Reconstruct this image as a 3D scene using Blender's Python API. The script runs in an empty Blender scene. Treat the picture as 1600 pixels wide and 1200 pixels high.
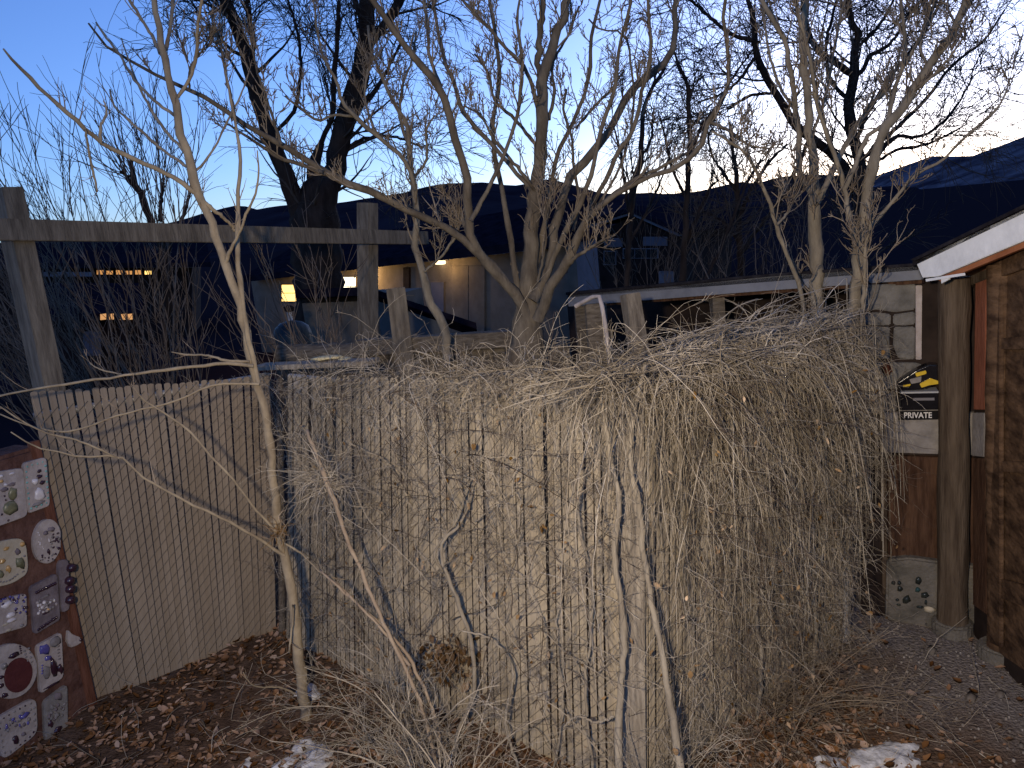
import bpy, math, random
import numpy as np
from mathutils import Matrix, Vector
SC = bpy.context.scene
COL = SC.collection
rng = np.random.default_rng(7)
random.seed(7)
A = np.array

# ------------------------------------------------------------------ camera
F, HC = 1230.0, 2.45                       # focal length in px of a 1600 px wide frame, camera height
_d = A([604 / F, 6211 / F, 1.0]); _d /= np.linalg.norm(_d)
_up = -_d
_fy = A([0, 0, 1.0]) - _up * _up[2]; _fy /= np.linalg.norm(_fy)
_fx = np.cross(_fy, _up); _fx = _fx if _fx[0] > 0 else -_fx
RM = A([_fx, _fy, _up])                    # camera (right, down, forward) -> world
cam = bpy.data.cameras.new("camera"); camo = bpy.data.objects.new("camera", cam); COL.objects.link(camo)
cam.sensor_width = 36.0; cam.lens = 36.0 * F / 1600.0; cam.clip_start = 0.05; cam.clip_end = 20000
m = Matrix.Identity(4)
for i in range(3):
    m[i][0] = RM[i][0]; m[i][1] = -RM[i][1]; m[i][2] = -RM[i][2]
m[2][3] = HC
camo.matrix_world = m
SC.camera = camo

# ------------------------------------------------------------------ sky, sun, lamp
W = bpy.data.worlds.new("World"); SC.world = W; W.use_nodes = True
nt = W.node_tree; nt.nodes.clear()
SUN_EL, SUN_AZ = math.radians(6.5), math.radians(27.0)
sky = nt.nodes.new("ShaderNodeTexSky"); sky.sky_type = 'NISHITA'; sky.sun_disc = False
sky.sun_elevation = SUN_EL; sky.sun_rotation = SUN_AZ
sky.altitude = 1500; sky.air_density = 1.0; sky.dust_density = 1.2; sky.ozone_density = 3.0
tint = nt.nodes.new("ShaderNodeMix"); tint.data_type = 'RGBA'; tint.blend_type = 'MULTIPLY'
tint.inputs[0].default_value = 1.0
tint.inputs[7].default_value = (1.08, 1.14, 1.66, 1)
bg = nt.nodes.new("ShaderNodeBackground"); bg.inputs[1].default_value = 0.15
wo = nt.nodes.new("ShaderNodeOutputWorld")
nt.links.new(sky.outputs[0], tint.inputs[6]); nt.links.new(tint.outputs[2], bg.inputs[0]); nt.links.new(bg.outputs[0], wo.inputs[0])

sun = bpy.data.lights.new("dusk_sun", 'SUN'); suno = bpy.data.objects.new("dusk_sun", sun); COL.objects.link(suno)
sun.energy = 0.03; sun.angle = math.radians(12); sun.color = (0.8, 0.9, 1.0)
_sd = Vector((math.sin(SUN_AZ) * math.cos(0.12), math.cos(SUN_AZ) * math.cos(0.12), math.sin(0.12)))
suno.rotation_euler = _sd.to_track_quat('Z', 'Y').to_euler()

lamp = bpy.data.lights.new("porch_lamp", 'SPOT'); lampo = bpy.data.objects.new("porch_lamp", lamp); COL.objects.link(lampo)
lamp.energy = 640; lamp.color = (1.0, 0.83, 0.61); lamp.shadow_soft_size = 0.06
lamp.spot_size = math.radians(110); lamp.spot_blend = 1.0
lampo.location = (-0.42, -0.2, 2.68)
lampo.rotation_euler = (Vector(lampo.location) - Vector((0.45, 3.4, 1.40))).to_track_quat('Z', 'Y').to_euler()

SC.view_settings.view_transform = 'Standard'; SC.view_settings.look = 'None'
SC.view_settings.exposure = 0.2; SC.view_settings.gamma = 1.0
SC.view_settings.use_curve_mapping = False

# ------------------------------------------------------------------ helpers: points
def ray(px, py): return RM @ A([(px - 800) / F, (py - 600) / F, 1.0])
CAMP = A([0, 0, HC])
def P(px, py, Y):
    r = ray(px, py); return CAMP + r * Y / r[1]
def G(px, py, z=0.0):
    r = ray(px, py); return CAMP + r * (z - HC) / r[2]
class Plane:                                # vertical plane through two ground points
    def __init__(s, a, b):
        s.a = A([a[0], a[1], 0.0]); s.b = A([b[0], b[1], 0.0])
        s.u = (s.b - s.a) / np.linalg.norm(s.b - s.a)
        s.n = A([s.u[1], -s.u[0], 0.0])
        if np.dot(s.n, -s.a) < 0: s.n = -s.n    # towards the viewer
    def at(s, px, py, off=0.0):
        r = ray(px, py); o = s.a + s.n * off
        return CAMP + r * np.dot(o - CAMP, s.n) / np.dot(r, s.n)

# ------------------------------------------------------------------ helpers: materials
def mat(name, c1, c2=None, scale=8.0, rough=0.85, bump=0.0, bscale=None, stretch=(1, 1, 1), island=0.0, objr=0.0,
        emit=None, estr=0.0, metal=0.0, spec=0.08, coord='Object', lo=0.35, hi=0.65):
    M = bpy.data.materials.new(name); M.use_nodes = True
    n = M.node_tree.nodes; l = M.node_tree.links
    b = n["Principled BSDF"]
    b.inputs["Roughness"].default_value = rough; b.inputs["Metallic"].default_value = metal
    b.inputs["Specular IOR Level"].default_value = spec
    c2 = c2 or c1
    tc = n.new("ShaderNodeTexCoord"); mp = n.new("ShaderNodeMapping"); mp.inputs[3].default_value = stretch
    if coord == 'World':
        g = n.new("ShaderNodeNewGeometry"); l.new(g.outputs["Position"], mp.inputs[0])
    else:
        l.new(tc.outputs[coord], mp.inputs[0])
    nz = n.new("ShaderNodeTexNoise"); nz.inputs["Scale"].default_value = scale; nz.inputs["Detail"].default_value = 6.0
    nz.inputs["Roughness"].default_value = 0.62
    l.new(mp.outputs[0], nz.inputs["Vector"])
    rp = n.new("ShaderNodeValToRGB"); rp.color_ramp.elements[0].position = lo; rp.color_ramp.elements[1].position = hi
    rp.color_ramp.elements[0].color = (*c1, 1); rp.color_ramp.elements[1].color = (*c2, 1)
    l.new(nz.outputs[0], rp.inputs[0])
    out = rp.outputs[0]
    for amt, src in ((island, 'i'), (objr, 'o')):
        if amt:
            if src == 'i':
                g = n.new("ShaderNodeNewGeometry"); v = g.outputs["Random Per Island"]
            else:
                g = n.new("ShaderNodeObjectInfo"); v = g.outputs["Random"]
            mr = n.new("ShaderNodeMapRange"); mr.inputs[3].default_value = 1 - amt; mr.inputs[4].default_value = 1 + amt
            l.new(v, mr.inputs[0])
            hs = n.new("ShaderNodeHueSaturation"); l.new(mr.outputs[0], hs.inputs["Value"]); l.new(out, hs.inputs["Color"])
            mr2 = n.new("ShaderNodeMapRange"); mr2.inputs[3].default_value = 1 + amt * .6; mr2.inputs[4].default_value = 1 - amt * .6
            l.new(v, mr2.inputs[0]); l.new(mr2.outputs[0], hs.inputs["Saturation"])
            out = hs.outputs[0]
    l.new(out, b.inputs["Base Color"])
    if bump:
        nb = n.new("ShaderNodeTexNoise"); nb.inputs["Scale"].default_value = bscale or scale * 3; nb.inputs["Detail"].default_value = 8.0
        l.new(mp.outputs[0], nb.inputs["Vector"])
        bp = n.new("ShaderNodeBump"); bp.inputs["Strength"].default_value = bump; bp.inputs["Distance"].default_value = 0.02
        l.new(nb.outputs[0], bp.inputs["Height"]); l.new(bp.outputs[0], b.inputs["Normal"])
    if emit:
        b.inputs["Emission Color"].default_value = (*emit, 1); b.inputs["Emission Strength"].default_value = estr
    return M

# ------------------------------------------------------------------ helpers: objects
def tag(o, label=None, cat=None, group=None, kind=None):
    if label: o['label'] = label
    if cat: o['category'] = cat
    if group: o['group'] = group
    if kind: o['kind'] = kind
    return o
def empty(name, loc, label, cat, group=None):
    o = bpy.data.objects.new(name, None); COL.objects.link(o); o.location = tuple(loc); o.empty_display_size = 0.1
    return tag(o, label, cat, group)
def link(name, me, mtl, parent=None):
    o = bpy.data.objects.new(name, me); COL.objects.link(o)
    if mtl is not None and len(me.materials) == 0: me.materials.append(mtl)
    if parent is not None:
        o.parent = parent
        p = parent; off = Vector((0, 0, 0))
        while p is not None:
            off += p.location; p = p.parent
        o.location = -off                 # vertices are written in world coordinates
    return o
def mesh_np(name, V, Fc, smooth=False):
    """V (n,3), Fc list of arrays (m,k) of one k each"""
    me = bpy.data.meshes.new(name)
    V = np.asarray(V, np.float32)
    if not isinstance(Fc, list): Fc = [Fc]
    Fc = [np.asarray(f, np.int32) for f in Fc if len(f)]
    me.vertices.add(len(V)); me.vertices.foreach_set("co", V.ravel())
    nl = sum(f.size for f in Fc); npoly = sum(len(f) for f in Fc)
    me.loops.add(nl); me.polygons.add(npoly)
    me.loops.foreach_set("vertex_index", np.concatenate([f.ravel() for f in Fc]))
    tot = np.concatenate([np.full(len(f), f.shape[1], np.int32) for f in Fc])
    st = np.concatenate([[0], np.cumsum(tot)[:-1]]).astype(np.int32)
    me.polygons.foreach_set("loop_start", st)
    if smooth: me.polygons.foreach_set("use_smooth", np.ones(npoly, bool))
    me.update(calc_edges=True); me.validate()
    return me
def tube_np(groups, sides=5, caps=False):
    """groups: list of (pts (M,N,3), rad (M,N)) -> V, quads"""
    Vs, Qs, base = [], [], 0
    for pts, rad in groups:
        pts = np.asarray(pts, float); rad = np.asarray(rad, float)
        if pts.ndim == 2: pts = pts[None]; rad = rad[None]
        M, N, _ = pts.shape
        if M == 0: continue
        t = np.empty_like(pts); t[:, 1:-1] = pts[:, 2:] - pts[:, :-2]; t[:, 0] = pts[:, 1] - pts[:, 0]; t[:, -1] = pts[:, -1] - pts[:, -2]
        t /= np.linalg.norm(t, axis=2, keepdims=True) + 1e-9
        mean = pts[:, -1] - pts[:, 0]; mean /= np.linalg.norm(mean, axis=1, keepdims=True) + 1e-9
        ref = np.where(np.abs(mean[:, 2:3]) < 0.75, A([[0, 0, 1.0]]), A([[1.0, 0.3, 0]]))
        ref = np.repeat(ref[:, None, :], N, 1)
        n1 = np.cross(t, ref); n1 /= np.linalg.norm(n1, axis=2, keepdims=True) + 1e-9
        n2 = np.cross(t, n1)
        a = np.arange(sides) * 2 * math.pi / sides
        V = pts[:, :, None, :] + rad[:, :, None, None] * (np.cos(a)[None, None, :, None] * n1[:, :, None, :] + np.sin(a)[None, None, :, None] * n2[:, :, None, :])
        idx = base + np.arange(M * N * sides).reshape(M, N, sides)
        nx = np.roll(idx, -1, axis=2)
        q = np.stack([idx[:, :-1], nx[:, :-1], nx[:, 1:], idx[:, 1:]], -1).reshape(-1, 4)
        Vs.append(V.reshape(-1, 3)); Qs.append(q); base += M * N * sides
        if caps:
            for e in (0, -1):
                c = idx[:, e]
                for k in range(1, sides - 1, 2):
                    Qs.append(np.stack([c[:, 0], c[:, k], c[:, min(k + 1, sides - 1)], c[:, min(k + 2, sides - 1)]], -1) if k + 2 <= sides - 1 else np.stack([c[:, 0], c[:, k], c[:, k + 1], c[:, k + 1]], -1))
    V = np.concatenate(Vs); Q = np.concatenate(Qs)
    bad = Q[:, 2] == Q[:, 3]
    return V, [Q[~bad], Q[bad][:, :3]]
def tubes(name, groups, mtl, parent=None, sides=5, caps=False, smooth=True):
    V, Q = tube_np(groups, sides, caps)
    return link(name, mesh_np(name, V, Q, smooth), mtl, parent)
def resample(pts, n, smooth=True):
    pts = np.asarray(pts, float)
    d = np.concatenate([[0], np.cumsum(np.linalg.norm(np.diff(pts[:, :3], axis=0), axis=1))])
    s = np.linspace(0, d[-1], n)
    if len(pts) < 3 or not smooth:
        return np.stack([np.interp(s, d, pts[:, k]) for k in range(pts.shape[1])], 1)
    tg = np.gradient(pts, d, axis=0)
    i = np.clip(np.searchsorted(d, s) - 1, 0, len(d) - 2); h = (d[i + 1] - d[i])[:, None]; t = ((s - d[i])[:, None]) / h
    return ((2 * t**3 - 3 * t**2 + 1) * pts[i] + (t**3 - 2 * t**2 + t) * h * tg[i] + (-2 * t**3 + 3 * t**2) * pts[i + 1] + (t**3 - t**2) * h * tg[i + 1])
def prism(name, poly, vec, mtl, parent=None, bevel=0.0):
    """closed solid: polygon (n,3) extruded by vec"""
    poly = np.asarray(poly, float); n = len(poly); vec = np.asarray(vec, float)
    V = np.concatenate([poly, poly + vec])
    fs = [tuple(range(n)), tuple(range(2 * n - 1, n - 1, -1))] + [(i, i + n, (i + 1) % n + n, (i + 1) % n) for i in range(n)]
    me = bpy.data.meshes.new(name); me.from_pydata([tuple(v) for v in V], [], fs)
    import bmesh
    bm = bmesh.new(); bm.from_mesh(me); bmesh.ops.recalc_face_normals(bm, faces=bm.faces)
    if bevel: bmesh.ops.bevel(bm, geom=list(bm.edges), offset=bevel, segments=2, affect='EDGES', clamp_overlap=True)
    bm.to_mesh(me); bm.free()
    return link(name, me, mtl, parent)
def box(name, c, ax, ay, az, mtl, parent=None, bevel=0.0):
    """box centred c with half-axis vectors"""
    c, ax, ay, az = (np.asarray(v, float) for v in (c, ax, ay, az))
    return prism(name, [c - ax - ay - az, c + ax - ay - az, c + ax + ay - az, c - ax + ay - az], 2 * az, mtl, parent, bevel)
def slab(name, pl, pix, th, off, mtl, parent=None, bevel=0.0):
    """pixel polygon laid on a vertical plane, front at off, th thick"""
    return prism(name, [pl.at(x, y, off) for x, y in pix], -pl.n * th, mtl, parent, bevel)
def blob_np(c, r, seed=0, sub=1, ax=None):
    """low-poly lumpy ellipsoid; r = (rx,ry,rz) along axes ax"""
    import bmesh
    bm = bmesh.new(); bmesh.ops.create_icosphere(bm, subdivisions=sub, radius=1.0)
    V = A([v.co[:] for v in bm.verts]); Fc = A([[v.index for v in f.verts] for f in bm.faces]); bm.free()
    g = np.random.default_rng(seed); V = V * (1 + 0.16 * g.standard_normal((len(V), 1)))
    ax = np.eye(3) if ax is None else np.asarray(ax)
    return A(c) + (V * A(r)) @ ax, Fc
def blob(name, c, r, mtl, parent=None, seed=0, sub=1, ax=None, smooth=False):
    V, Fc = blob_np(c, r, seed, sub, ax)
    return link(name, mesh_np(name, V, Fc, smooth), mtl, parent)
def unit(v): return v / (np.linalg.norm(v, axis=-1, keepdims=True) + 1e-9)
def walk(start, d, L, N, wig, grav, g, droop=0.0):
    """random-walk polylines (M,N,3)"""
    M = len(start); pts = np.empty((M, N, 3)); pts[:, 0] = start; d = unit(d)
    st = (L / (N - 1))[:, None]
    for k in range(1, N):
        d = unit(d + wig * g.standard_normal((M, 3)) + A([0, 0, 1.0]) * (grav + droop * k / N))
        pts[:, k] = pts[:, k - 1] + d * st
    return pts
def grow(par, K, L, ang, g, up=0.05, wig=0.12, N=7, rf=0.55, rmin=0.002, rmax=1.0, t0=0.12, droop=0.0, relL=None, up0=0.0):
    """children of parent polylines"""
    pts, rad = par; M, n, _ = pts.shape
    mi = np.repeat(np.arange(M), K); t = (t0 + (1 - t0) * g.random(len(mi)) ** 0.85) * (n - 1.001)
    i = t.astype(int); f = (t - i)[:, None]
    p = pts[mi, i] * (1 - f) + pts[mi, i + 1] * f
    tg = unit(pts[mi, i + 1] - pts[mi, i]); rr = rad[mi, i] * (1 - f[:, 0]) + rad[mi, i + 1] * f[:, 0]
    q = g.standard_normal((len(mi), 3)); q = unit(q - tg * np.sum(q * tg, 1, keepdims=True))
    a = np.radians(g.normal(ang[0], ang[1], len(mi)))[:, None]
    d = np.cos(a) * tg + np.sin(a) * q; d[:, 2] += up0
    ln = g.uniform(L[0], L[1], len(mi)) * (1.15 - 0.5 * t / (n - 1))
    out = walk(p, d, ln, N, wig, up, g, droop)
    r0 = np.clip(rr * rf, rmin, rmax)
    R = r0[:, None] * np.linspace(1, 0, N)[None] + np.minimum(r0, rmin)[:, None] * 0.6 * np.linspace(0, 1, N)[None]
    return out, np.maximum(R, rmin * 0.55)
def limb_px(pts, d0, d1, n=22, wob=0.02, g=rng, ws=1.0):
    """pixel limb [(px,py,width px)...] from depth d0 to d1 -> (pts, rad)"""
    a = A(pts, float); s = np.concatenate([[0], np.cumsum(np.hypot(*np.diff(a[:, :2], axis=0).T))]); s /= s[-1]
    dep = d0 + (d1 - d0) * s
    w = A([P(x, y, dd) for (x, y, _), dd in zip(a, dep)])
    r = a[:, 2] / 2 / F * dep * ws
    q = resample(np.column_stack([w, r]), n)
    q[1:-1, 1] += wob * g.standard_normal() * np.sin(np.linspace(0, 6, n))[1:-1]
    q[1:-1, :3] += g.standard_normal((n - 2, 3)) * np.minimum(q[1:-1, 3:4] * 0.22, 0.006)
    return q[:, :3], np.maximum(q[:, 3] * (1 + 0.06 * g.standard_normal(n)), 0.0015)

def tree(name, label, cat, trunk, limbs, twigs, mtl, tmtl, base, group=None, sides=8, seed=1, ws=.85):
    """trunk: limb tuple; limbs: list; twigs: list of grow settings dicts applied level by level"""
    root = empty(name, base, label, cat, group)
    g = np.random.default_rng(seed)
    L = [limb_px(*trunk, g=g, ws=ws)]
    tubes("trunk", [L[0]], mtl, root, sides, True)
    for lm in limbs:
        q = limb_px(*lm, g=g, ws=ws); L.append(q)
        tubes("branch", [q], mtl, root, max(5, sides - 2), True)
    q = np.column_stack(L[0]); q = resample(q, 22, False); L[0] = (q[:, :3], q[:, 3])
    L = [L[0]] * 2 + L[1:]                     # the trunk carries twice the shoots of a limb
    par = (np.stack([q[0] for q in L]), np.stack([q[1] for q in L]))
    allg = []
    lv = par
    for tw in twigs:
        tw = dict(tw); src = lv if tw.pop('chain', True) else par
        lv = grow(src, g=g, **tw)
        allg.append(lv)
    if allg:
        o = tubes("twigs", allg, tmtl, root, 3, False); o['kind'] = 'stuff'
    return root

# ------------------------------------------------------------------ materials
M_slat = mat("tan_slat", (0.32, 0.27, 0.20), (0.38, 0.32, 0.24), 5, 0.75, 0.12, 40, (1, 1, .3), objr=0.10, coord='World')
M_slatdim = mat("dim_slat", (0.22, 0.176, 0.134), (0.265, 0.213, 0.163), 5, 0.75, 0.12, 40, (1, 1, .3), objr=0.08, coord='World')  # slat colour darkened to stand in for weaker light on the left run
M_wire = mat("galvanised_wire", (0.09, 0.08, 0.07), (0.15, 0.135, 0.12), 60, 0.55, metal=0.3)
M_pole = mat("galvanised_pole", (0.30, 0.29, 0.28), (0.38, 0.37, 0.36), 20, 0.5, 0.1, metal=0.4)
M_grey = mat("weathered_wood", (0.17, 0.145, 0.12), (0.33, 0.29, 0.245), 9, 0.9, 0.5, 30, (6, 6, .5), coord='World')
M_dgrey = mat("old_dark_wood", (0.075, 0.062, 0.05), (0.16, 0.135, 0.11), 9, 0.9, 0.5, 30, (1.2, 6, 6), coord='World')
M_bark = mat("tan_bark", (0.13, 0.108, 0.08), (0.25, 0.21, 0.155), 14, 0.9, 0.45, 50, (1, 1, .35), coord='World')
M_barkshade = mat("shaded_bark", (0.075, 0.06, 0.045), (0.155, 0.128, 0.096), 14, 0.9, 0.45, 50, (1, 1, .35), coord='World')  # tan bark darkened, vine shade on the centre tree put into the colour
M_twig = mat("tan_twig", (0.15, 0.115, 0.085), (0.26, 0.21, 0.155), 10, 0.9, island=0.25, coord='World')
M_sapl = mat("sapling_bark", (0.19, 0.15, 0.105), (0.33, 0.27, 0.19), 12, 0.8, 0.35, 45, (1, 1, .6), coord='World')
M_sapt = mat("sapling_twig", (0.22, 0.165, 0.12), (0.34, 0.27, 0.2), 10, 0.8, island=0.2, coord='World')
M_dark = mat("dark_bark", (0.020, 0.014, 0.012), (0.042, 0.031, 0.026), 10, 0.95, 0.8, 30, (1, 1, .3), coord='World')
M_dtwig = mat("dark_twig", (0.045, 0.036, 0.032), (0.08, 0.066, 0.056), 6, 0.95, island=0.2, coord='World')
M_whip = mat("whip_bark", (0.10, 0.075, 0.06), (0.18, 0.14, 0.11), 6, 0.9, island=0.25, coord='World')
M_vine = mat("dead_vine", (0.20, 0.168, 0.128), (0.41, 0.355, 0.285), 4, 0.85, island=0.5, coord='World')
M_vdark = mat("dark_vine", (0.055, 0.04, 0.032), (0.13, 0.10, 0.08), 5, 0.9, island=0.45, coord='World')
M_vstem = mat("vine_bark", (0.20, 0.17, 0.135), (0.33, 0.29, 0.235), 16, 0.9, 0.5, 60, (1, 1, .3), coord='World')
M_leafv = mat("dry_leaf", (0.14, 0.085, 0.045), (0.33, 0.215, 0.11), 6, 0.8, island=0.55, coord='World')
M_litter = mat("leaf_litter", (0.10, 0.055, 0.033), (0.28, 0.165, 0.10), 2.5, 0.85, island=0.6, coord='World')
M_snow = mat("old_snow", (0.34, 0.34, 0.37), (0.58, 0.59, 0.63), 12, 0.6, 0.5, 40, coord='World')
M_adobe = mat("red_adobe", (0.07, 0.034, 0.028), (0.145, 0.078, 0.063), 7, 0.95, 0.7, 35, coord='World')
M_plq = mat("plaster", (0.31, 0.265, 0.25), (0.42, 0.37, 0.355), 14, 0.8, 0.25, 60, coord='World')
M_plqg = mat("grey_plaster", (0.17, 0.155, 0.15), (0.25, 0.23, 0.22), 14, 0.8, 0.3, 60, coord='World')
M_plqy = mat("cream_plaster", (0.36, 0.30, 0.21), (0.46, 0.41, 0.33), 6, 0.7, 0.2, 60, coord='World')
M_plqd = mat("mauve_plaster", (0.13, 0.105, 0.115), (0.21, 0.175, 0.19), 14, 0.8, 0.3, 60, coord='World')
M_glassd = mat("dark_glass", (0.03, 0.012, 0.02), (0.05, 0.02, 0.03), 20, 0.12, spec=0.7)
M_glassk = mat("black_green_glass", (0.012, 0.014, 0.013), (0.025, 0.03, 0.027), 20, 0.12, spec=0.6)
M_glassb = mat("blue_glass", (0.07, 0.06, 0.22), (0.13, 0.11, 0.34), 20, 0.12, spec=0.7)
M_glasst = mat("teal_glass", (0.12, 0.30, 0.27), (0.25, 0.48, 0.44), 40, 0.08, spec=0.9)
M_glassg = mat("green_stone", (0.10, 0.10, 0.055), (0.20, 0.19, 0.11), 30, 0.35, spec=0.5)
M_quartz = mat("pale_quartz", (0.52, 0.47, 0.48), (0.70, 0.66, 0.66), 30, 0.3, spec=0.5)
M_amber = mat("amber_glass", (0.42, 0.24, 0.08), (0.58, 0.36, 0.14), 30, 0.2, spec=0.6)
M_grass = mat("grey_stone", (0.17, 0.15, 0.15), (0.26, 0.235, 0.23), 30, 0.5)

# ------------------------------------------------------------------ ground
def fbm(x, y, seed, octs=4):
    g = np.random.default_rng(seed); o = np.zeros_like(x, dtype=float); a, f = 1.0, 1.0
    for _ in range(octs):
        for _k in range(3):
            th = g.uniform(0, 6.28); ph = g.uniform(0, 6.28)
            o += a * np.sin(f * (x * math.cos(th) + y * math.sin(th)) * g.uniform(.8, 1.25) + ph) / 3
        a *= 0.5; f *= 2.05
    return o
def spread(lo, hi, step, far, ratio=1.35):
    c = list(np.arange(lo, hi + step / 2, step)); s = step; v = hi
    while v < far: s *= ratio; v += s; c.append(v)
    s = step; v = lo; pre = []
    while v > -far: s *= ratio; v -= s; pre.append(v)
    return A(pre[::-1] + c)
def gz(x, y):
    near = np.exp(-((x / 5.0)**4 + ((y - 3.5) / 4.5)**4))
    path = 1 / (1 + np.exp(-(x - 1.5) * 5))
    return near * ((0.016 * (1 - path) + 0.005) * fbm(x * 7, y * 7, 3) + 0.022 * (1 - path) * fbm(x * 2, y * 2, 4))
xs = spread(-3.6, 3.6, 0.04, 9000); ys = spread(1.0, 6.0, 0.04, 9000)
X, Y = np.meshgrid(xs, ys); Z = gz(X, Y)
V = np.column_stack([X.ravel(), Y.ravel(), Z.ravel()]); nx, ny = len(xs), len(ys)
i = np.arange(nx * ny).reshape(ny, nx)
Q = np.stack([i[:-1, :-1], i[:-1, 1:], i[1:, 1:], i[1:, :-1]], -1).reshape(-1, 4)
M_ground = mat("leafy_soil", (0.065, 0.042, 0.03), (0.14, 0.095, 0.07), 9, 0.95, 0.9, 60, spec=0.0, coord='World')
# grey gravel path on the right, brown soil elsewhere
n = M_ground.node_tree.nodes; l = M_ground.node_tree.links
geo = n.new("ShaderNodeNewGeometry"); sx = n.new("ShaderNodeSeparateXYZ"); l.new(geo.outputs["Position"], sx.inputs[0])
pn = n.new("ShaderNodeTexNoise"); pn.inputs["Scale"].default_value = 2.2; pn.inputs["Detail"].default_value = 8; l.new(geo.outputs["Position"], pn.inputs["Vector"])
ad = n.new("ShaderNodeMath"); ad.operation = 'MULTIPLY_ADD'; ad.inputs[1].default_value = 1.2; l.new(pn.outputs[0], ad.inputs[0]); l.new(sx.outputs[0], ad.inputs[2])
ad2 = n.new("ShaderNodeMath"); ad2.operation = 'MULTIPLY_ADD'; ad2.inputs[1].default_value = 0.42; l.new(sx.outputs[1], ad2.inputs[0]); l.new(ad.outputs[0], ad2.inputs[2])
mr = n.new("ShaderNodeMapRange"); mr.inputs[1].default_value = 3.55; mr.inputs[2].default_value = 4.1; l.new(ad2.outputs[0], mr.inputs[0])
far = n.new("ShaderNodeMapRange"); far.inputs[1].default_value = 6.0; far.inputs[2].default_value = 9.0; far.inputs[3].default_value = 1.0; far.inputs[4].default_value = 0.0; l.new(sx.outputs[1], far.inputs[0])
mu = n.new("ShaderNodeMath"); mu.operation = 'MULTIPLY'; l.new(mr.outputs[0], mu.inputs[0]); l.new(far.outputs[0], mu.inputs[1])
gn = n.new("ShaderNodeTexNoise"); gn.inputs["Scale"].default_value = 55; gn.inputs["Detail"].default_value = 6; l.new(geo.outputs["Position"], gn.inputs["Vector"])
gr = n.new("ShaderNodeValToRGB"); gr.color_ramp.elements[0].position = .3; gr.color_ramp.elements[1].position = .72
gr.color_ramp.elements[0].color = (0.11, 0.095, 0.09, 1); gr.color_ramp.elements[1].color = (0.27, 0.24, 0.23, 1); l.new(gn.outputs[0], gr.inputs[0])
mx = n.new("ShaderNodeMix"); mx.data_type = 'RGBA'; l.new(mu.outputs[0], mx.inputs[0])
fm = n.new("ShaderNodeMix"); fm.data_type = 'RGBA'; fm.inputs[6].default_value = (0.022, 0.017, 0.022, 1); l.new(far.outputs[0], fm.inputs[0])
bs = n["Principled BSDF"]; l.new(bs.inputs["Base Color"].links[0].from_socket, fm.inputs[7]); l.new(fm.outputs[2], mx.inputs[6]); l.new(gr.outputs[0], mx.inputs[7]); l.new(mx.outputs[2], bs.inputs["Base Color"])
tag(link("ground", mesh_np("ground", V, Q, True), M_ground), kind='structure')

# ------------------------------------------------------------------ mountains
M_mtn = mat("mountain_rock", (0.016, 0.012, 0.018), (0.034, 0.027, 0.036), 0.004, 0.95, spec=0.0, coord='World')
M_mtr = mat("scrub_slope", (0.035, 0.028, 0.04), (0.17, 0.15, 0.175), 0.011, 0.95, spec=0.0, coord='World')
def ridge(name, pix, D, near, mtl, seed):
    a = A(pix, float); px = np.linspace(a[0, 0], a[-1, 0], 200); py = np.interp(px, a[:, 0], a[:, 1])
    g = np.random.default_rng(seed); py = py + np.convolve(g.standard_normal(206), [.1, .2, .4, .2, .1, .1, .1], 'valid') * 2.6
    top = A([P(x, y, D) for x, y in zip(px, py)])
    R = []
    fr = np.linspace(0, 1, 26)
    for k, f in enumerate(fr):
        row = top.copy(); row[:, 1] = D - (D - near) * f; row[:, 0] = top[:, 0] * (1 - .25 * f)
        h = (1 - f) ** 1.25
        row[:, 2] = top[:, 2] * h - 30 * f
        if 0 < k: row[:, 2] += (fbm(row[:, 0] / (D * .05), row[:, 1] / (D * .05), seed + 1, 4)) * top[:, 2] * 0.16 * math.sin(math.pi * min(f * 1.1, 1)) 
        if 0 < k: row[:, 2] = np.minimum(row[:, 2], HC + (top[:, 2] - HC) * (row[:, 1] / D) * 0.985)
        R.append(row)
    back = top.copy(); back[:, 1] += D * .5; back[:, 2] = -30; R = [back] + R
    V = np.concatenate(R); nr, nc = len(R), len(px); i = np.arange(nr * nc).reshape(nr, nc)
    Q = np.stack([i[:-1, :-1], i[1:, :-1], i[1:, 1:], i[:-1, 1:]], -1).reshape(-1, 4)
    tag(link(name, mesh_np(name, V, Q, True), mtl), kind='structure')
ridge("mountain", [(-900, 420), (-400, 440), (-100, 425), (0, 392), (40, 374), (120, 372), (220, 358), (270, 347), (325, 332), (375, 322), (400, 328), (450, 322), (535, 318), (580, 310), (640, 299), (700, 288), (760, 286), (800, 292), (832, 286), (850, 278), (882, 283), (920, 297), (960, 303), (1010, 301), (1040, 305), (1095, 298), (1150, 283), (1180, 287), (1220, 278), (1270, 272), (1320, 283), (1400, 300), (1600, 300), (2000, 290), (2600, 280)], 4200, 1400, M_mtn, 5)
ridge("mountain", [(1240, 345), (1300, 318), (1365, 285), (1400, 270), (1425, 262), (1457, 243), (1475, 250), (1490, 245), (1505, 252), (1525, 250), (1550, 240), (1575, 227), (1600, 214), (1700, 176), (1850, 150), (2100, 160), (2500, 200)], 2600, 700, M_mtr, 9)

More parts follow.
